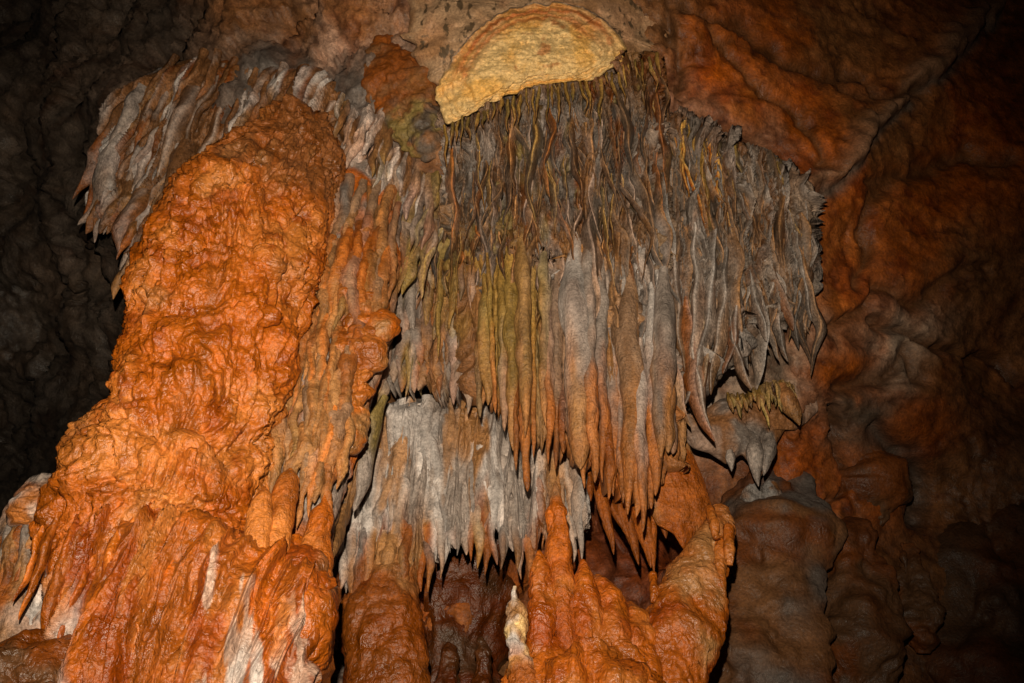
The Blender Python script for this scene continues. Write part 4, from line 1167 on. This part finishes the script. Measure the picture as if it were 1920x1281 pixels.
# boulder and stalagmites in the recess, its shade darkened into their tints
for k, (lab, pts) in enumerate([
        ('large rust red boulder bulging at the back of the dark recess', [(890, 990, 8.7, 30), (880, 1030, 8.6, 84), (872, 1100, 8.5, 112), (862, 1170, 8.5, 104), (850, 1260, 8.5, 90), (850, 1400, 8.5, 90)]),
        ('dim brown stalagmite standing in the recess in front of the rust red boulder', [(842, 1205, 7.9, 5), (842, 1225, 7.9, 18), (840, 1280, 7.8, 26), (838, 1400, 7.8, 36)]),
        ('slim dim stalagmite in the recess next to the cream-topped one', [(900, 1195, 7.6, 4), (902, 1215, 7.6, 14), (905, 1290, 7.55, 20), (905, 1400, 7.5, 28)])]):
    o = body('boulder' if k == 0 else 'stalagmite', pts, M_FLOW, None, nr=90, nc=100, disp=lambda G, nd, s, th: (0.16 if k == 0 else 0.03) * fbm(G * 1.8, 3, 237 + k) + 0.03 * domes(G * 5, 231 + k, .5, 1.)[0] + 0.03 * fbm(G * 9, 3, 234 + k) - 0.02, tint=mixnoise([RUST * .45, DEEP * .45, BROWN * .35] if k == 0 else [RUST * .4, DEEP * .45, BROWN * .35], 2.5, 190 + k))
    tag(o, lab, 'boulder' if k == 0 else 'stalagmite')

# small stalagmites on the column's right foot
for k, (lab, pts) in enumerate([
        ('short orange stalagmite finger beside the column foot, the thicker of two', [(545, 878, 5.25, 6), (543, 890, 5.25, 16), (536, 930, 5.2, 21), (522, 990, 5.15, 22), (510, 1060, 5.1, 26)]),
        ('short orange stalagmite finger leaning on the column, the thinner of two', [(496, 912, 5.1, 5), (495, 925, 5.1, 13), (488, 970, 5.08, 20), (480, 1030, 5.05, 24), (475, 1080, 5.0, 26)]),
        ('knobby peach stalagmite at the right edge of the column foot', [(609, 928, 5.3, 4), (608, 945, 5.3, 9), (604, 965, 5.3, 18), (600, 990, 5.28, 20), (592, 1030, 5.25, 28), (588, 1075, 5.2, 30), (585, 1130, 5.1, 34)])]):
    o = body('stalagmite', pts, M_RIB, None, nr=130, nc=64, disp=stal_disp(241 + k * 7, .7), tint=mixnoise([ORANGE, PEACH, RUST * 1.2], 4, 200 + k))
    tag(o, lab, 'stalagmite')

# olive and yellow streaky fins between the ribbed flank and the grey curtain
fn = thing('olive_drapery_fin', 'narrow olive and yellow drapery fins between the ribbed flank and the pale grey curtain', 'drapery', P(630, 860, 6.2))
rng = np.random.RandomState(111)
for pts, hw, t, b in [([(690, 740), (672, 800), (650, 880), (632, 970), (622, 1060)], 20, BROWN * 1.2, TAN * .6), ([(720, 745), (700, 800), (680, 880), (662, 960)], 16, OLIVE * .8, GREY), ([(668, 770), (650, 840), (630, 930), (618, 1000)], 13, OLIVE, TAN * .7), ([(655, 790), (635, 860), (612, 950), (600, 1010)], 9, OLIVE * 1.2, OLIVE), ([(690, 790), (660, 900), (640, 1000)], 12, GREY, TAN * .7),
                      ([(622, 872), (616, 905), (612, 932)], 7, YEL * .9, CREAM), ([(600, 900), (590, 940), (580, 985)], 6, OLIVE, GOLD)]:
    hang('fin', [(x, y, (5.9 if x < 625 else 6.3) if x > 540 else 5.22, hw) for x, y in pts], M_DRAPE, fn, rng, t, b, None, blade=.6, proj=1.4, wav=0.2, nr=40, nc=14)

# pale draperies at the lower left corner, behind the skirt
ll = thing('corner_drapery', 'pale pink and grey draperies behind the column skirt in the lower left corner', 'drapery', P(70, 960, 5.6))
rng = np.random.RandomState(121)
body('corner_body', [(85, 900, 5.75, 20), (70, 960, 5.7, 50), (70, 1060, 5.6, 90), (60, 1180, 5.5, 110), (50, 1320, 5.45, 120)], M_DRAPE, ll, nr=120, nc=100, squash=0.6,
     disp=lambda G, nd, s, th: 0.05 * ridged(G * A3((5, 5, 1.2)), 3, 5) + 0.03 * domes(G * 8, 6, .5, 1.)[0], tint=mixnoise([TAN, GREY, RUST, PINK * .8], 3.0, 210))
for line, n, ln, hw, pl in [([(20, 980), (60, 960), (100, 950)], 8, (120, 200), (9, 15), [(GREY, TAN, None, 2), (RUST, TAN, None, 2), (TAN, RUST, None, 1)]), ([(60, 1090), (90, 1090), (130, 1100)], 7, (70, 120), (10, 16), [(WHITE * .9, PINK, None, 2), (PINK, WHITE * .8, None, 2)]),
                            ([(-60, 1040), (-10, 1030), (40, 1080)], 7, (120, 200), (12, 18), [(TAN * .8, OLIVE, None, 2), (GREY, TAN, None, 2)])]:
    fringe(ll, rng, line, n, ln, hw, lambda x, y: 5.32, pl, lean=-0.1, jl=0.05, blade=0.4, proj=1.2, wav=0.25, nr=36, nc=14)
wk = body('calcite_boss', [(62, 915, 5.3, 5), (62, 925, 5.3, 16), (58, 945, 5.28, 21), (52, 965, 5.3, 15), (48, 985, 5.3, 8)], M_DRAPE, None, nr=60, nc=50, disp=knob_disp(701), tint=mixnoise([WHITE, PINK, PEACH * .8], 5, 220))
tag(wk, 'small pinkish white calcite knob on the left edge of the column foot', 'calcite knob')
fg2 = body('foreground_flowstone', [(20, 1240, 5.0, 20), (30, 1255, 4.95, 60), (45, 1285, 4.9, 95), (50, 1420, 4.9, 120)], M_FLOW, None, nr=90, nc=120, squash=0.6,
           disp=lambda G, nd, s, th: 0.09 * ridged(G * A3((4, 4, 0.8)), 3, 5) + 0.04 * domes(G * 8, 6, .5, 1.)[0] + 0.02 * billow(G * 16, 2, 8), tint=mixnoise([ORANGE * .45, RUST * .5, BROWN * .7], 3.0, 215))
tag(fg2, 'blurred brown-orange flowstone lobe at the bottom left corner of the cave', 'flowstone')

# ------------------------------------------------------------------ right side: grey hanging rock, yellow fringe, buttresses
gr = thing('grey_hanging_rock', 'lumpy grey rock pendant with pointed tips hanging right of the orange sheet', 'rock', P(1420, 760, 6.9))
plate('pendant', [(1262, 770), (1300, 785), (1350, 748), (1420, 735), (1490, 732), (1530, 742), (1535, 770), (1512, 792), (1490, 808), (1472, 805), (1452, 838), (1438, 872), (1424, 900), (1408, 872), (1390, 852), (1362, 872), (1330, 850), (1300, 842), (1275, 815)],
      lambda X, Y: 7.12 + 0.0006 * (X - 1400), M_ROCK, gr, nr=80, nc=240, dome=0.16, thick=0.45,
      disp=lambda G, r, a: 0.06 * fbm(G * 3, 4, 63) + 0.05 * domes(G * A3((8, 8, 6)), 64, .5, 1.)[0] + 0.012 * fbm(G * 22, 3, 44), tint=lambda G, r, a, h, X, Y: mixnoise([GREY * .75, PINK * .5, BROWN * 1.2, BROWN], 3, 230)(G))
rng = np.random.RandomState(131)
for x0, y0, x1, y1, hw in [(1415, 820, 1424, 912, 16), (1440, 815, 1432, 892, 15), (1368, 845, 1370, 884, 10)]:
    hang('tip', [(x0, y0, 6.82, hw), (lerp(x0, x1, .5), lerp(y0, y1, .5), 6.82, hw), (x1, y1, 6.84, hw * .6)], M_DRAPE, gr, rng, GREY, GREY, None, blade=.2, proj=1, tip=0.6)
yf = thing('yellow_fringe', 'little pale yellow drapery fringe with a brown tongue on the grey hanging rock', 'drapery', P(1430, 725, 6.75))
YF = [(YEL * .35 + GREY * .3, OLIVE, YEL * .5, 3), (GOLD * .6, TAN * .6, YEL * .4, 2)]
fringe(yf, rng, [(1362, 738), (1400, 738), (1415, 728)], 10, (18, 45), (3, 5), lambda x, y: 6.72, YF, jl=0.06, lean=0.1, jit=3, nr=16, nc=8, blade=.5)
fringe(yf, rng, [(1415, 728), (1440, 716), (1470, 714), (1490, 724)], 18, (20, 65), (2.6, 5), lambda x, y: 6.68, YF, jl=0.06, lean=0.05, jit=3, nr=16, nc=8, blade=.5)
hang('tongue', [(1465, 722, 6.74, 16), (1475, 750, 6.70, 20), (1485, 775, 6.70, 16), (1494, 798, 6.72, 8)], M_DRAPE, yf, rng, BROWN * 1.8, TAN * .8, None, blade=.2, proj=1, tip=0.4, nr=40, nc=16)


def but_disp(sd):
    return lambda G, nd, s, th: 0.20 * fbm(G * 1.5, 4, sd) + 0.06 * billow(G * 2.2, 3, sd + 3) + 0.025 * fbm(G * 8, 4, sd + 6) + 0.01 * fbm(G * 25, 2, sd + 9)


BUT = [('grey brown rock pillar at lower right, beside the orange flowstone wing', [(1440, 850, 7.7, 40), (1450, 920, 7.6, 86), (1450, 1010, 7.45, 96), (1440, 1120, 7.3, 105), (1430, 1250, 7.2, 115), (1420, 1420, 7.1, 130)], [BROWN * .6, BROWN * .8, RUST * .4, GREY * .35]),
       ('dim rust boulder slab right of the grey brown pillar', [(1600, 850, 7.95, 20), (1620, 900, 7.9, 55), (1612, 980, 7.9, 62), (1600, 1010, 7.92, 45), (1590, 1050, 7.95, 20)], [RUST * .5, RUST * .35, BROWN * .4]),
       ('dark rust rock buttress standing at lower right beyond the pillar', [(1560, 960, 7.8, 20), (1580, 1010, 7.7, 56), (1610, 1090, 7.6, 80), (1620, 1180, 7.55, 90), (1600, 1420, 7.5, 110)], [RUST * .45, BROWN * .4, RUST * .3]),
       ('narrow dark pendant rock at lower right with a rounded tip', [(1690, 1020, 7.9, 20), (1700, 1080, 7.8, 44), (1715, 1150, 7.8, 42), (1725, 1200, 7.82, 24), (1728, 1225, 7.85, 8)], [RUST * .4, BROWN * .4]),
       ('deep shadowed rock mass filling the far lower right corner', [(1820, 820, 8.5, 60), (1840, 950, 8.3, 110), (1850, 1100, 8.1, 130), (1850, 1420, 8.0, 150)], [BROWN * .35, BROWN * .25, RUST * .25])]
for k, (lab, pts, cols) in enumerate(BUT):  # cols are lowered to stand in for the flash's falloff on this side
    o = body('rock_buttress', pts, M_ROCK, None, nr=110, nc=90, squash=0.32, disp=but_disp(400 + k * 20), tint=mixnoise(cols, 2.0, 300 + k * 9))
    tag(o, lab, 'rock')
wp = body('calcite_boss', [(1392, 945, 7.40, 4), (1405, 938, 7.36, 16), (1430, 932, 7.34, 21), (1455, 930, 7.36, 15), (1464, 930, 7.4, 4)], M_DRAPE, None, nr=50, nc=50, squash=0.25, disp=knob_disp(731), tint=mixnoise([WHITE * .3, GREY * .4, BROWN], 5, 240))
tag(wp, 'small white calcite lump at the top of the grey brown pillar', 'calcite knob')
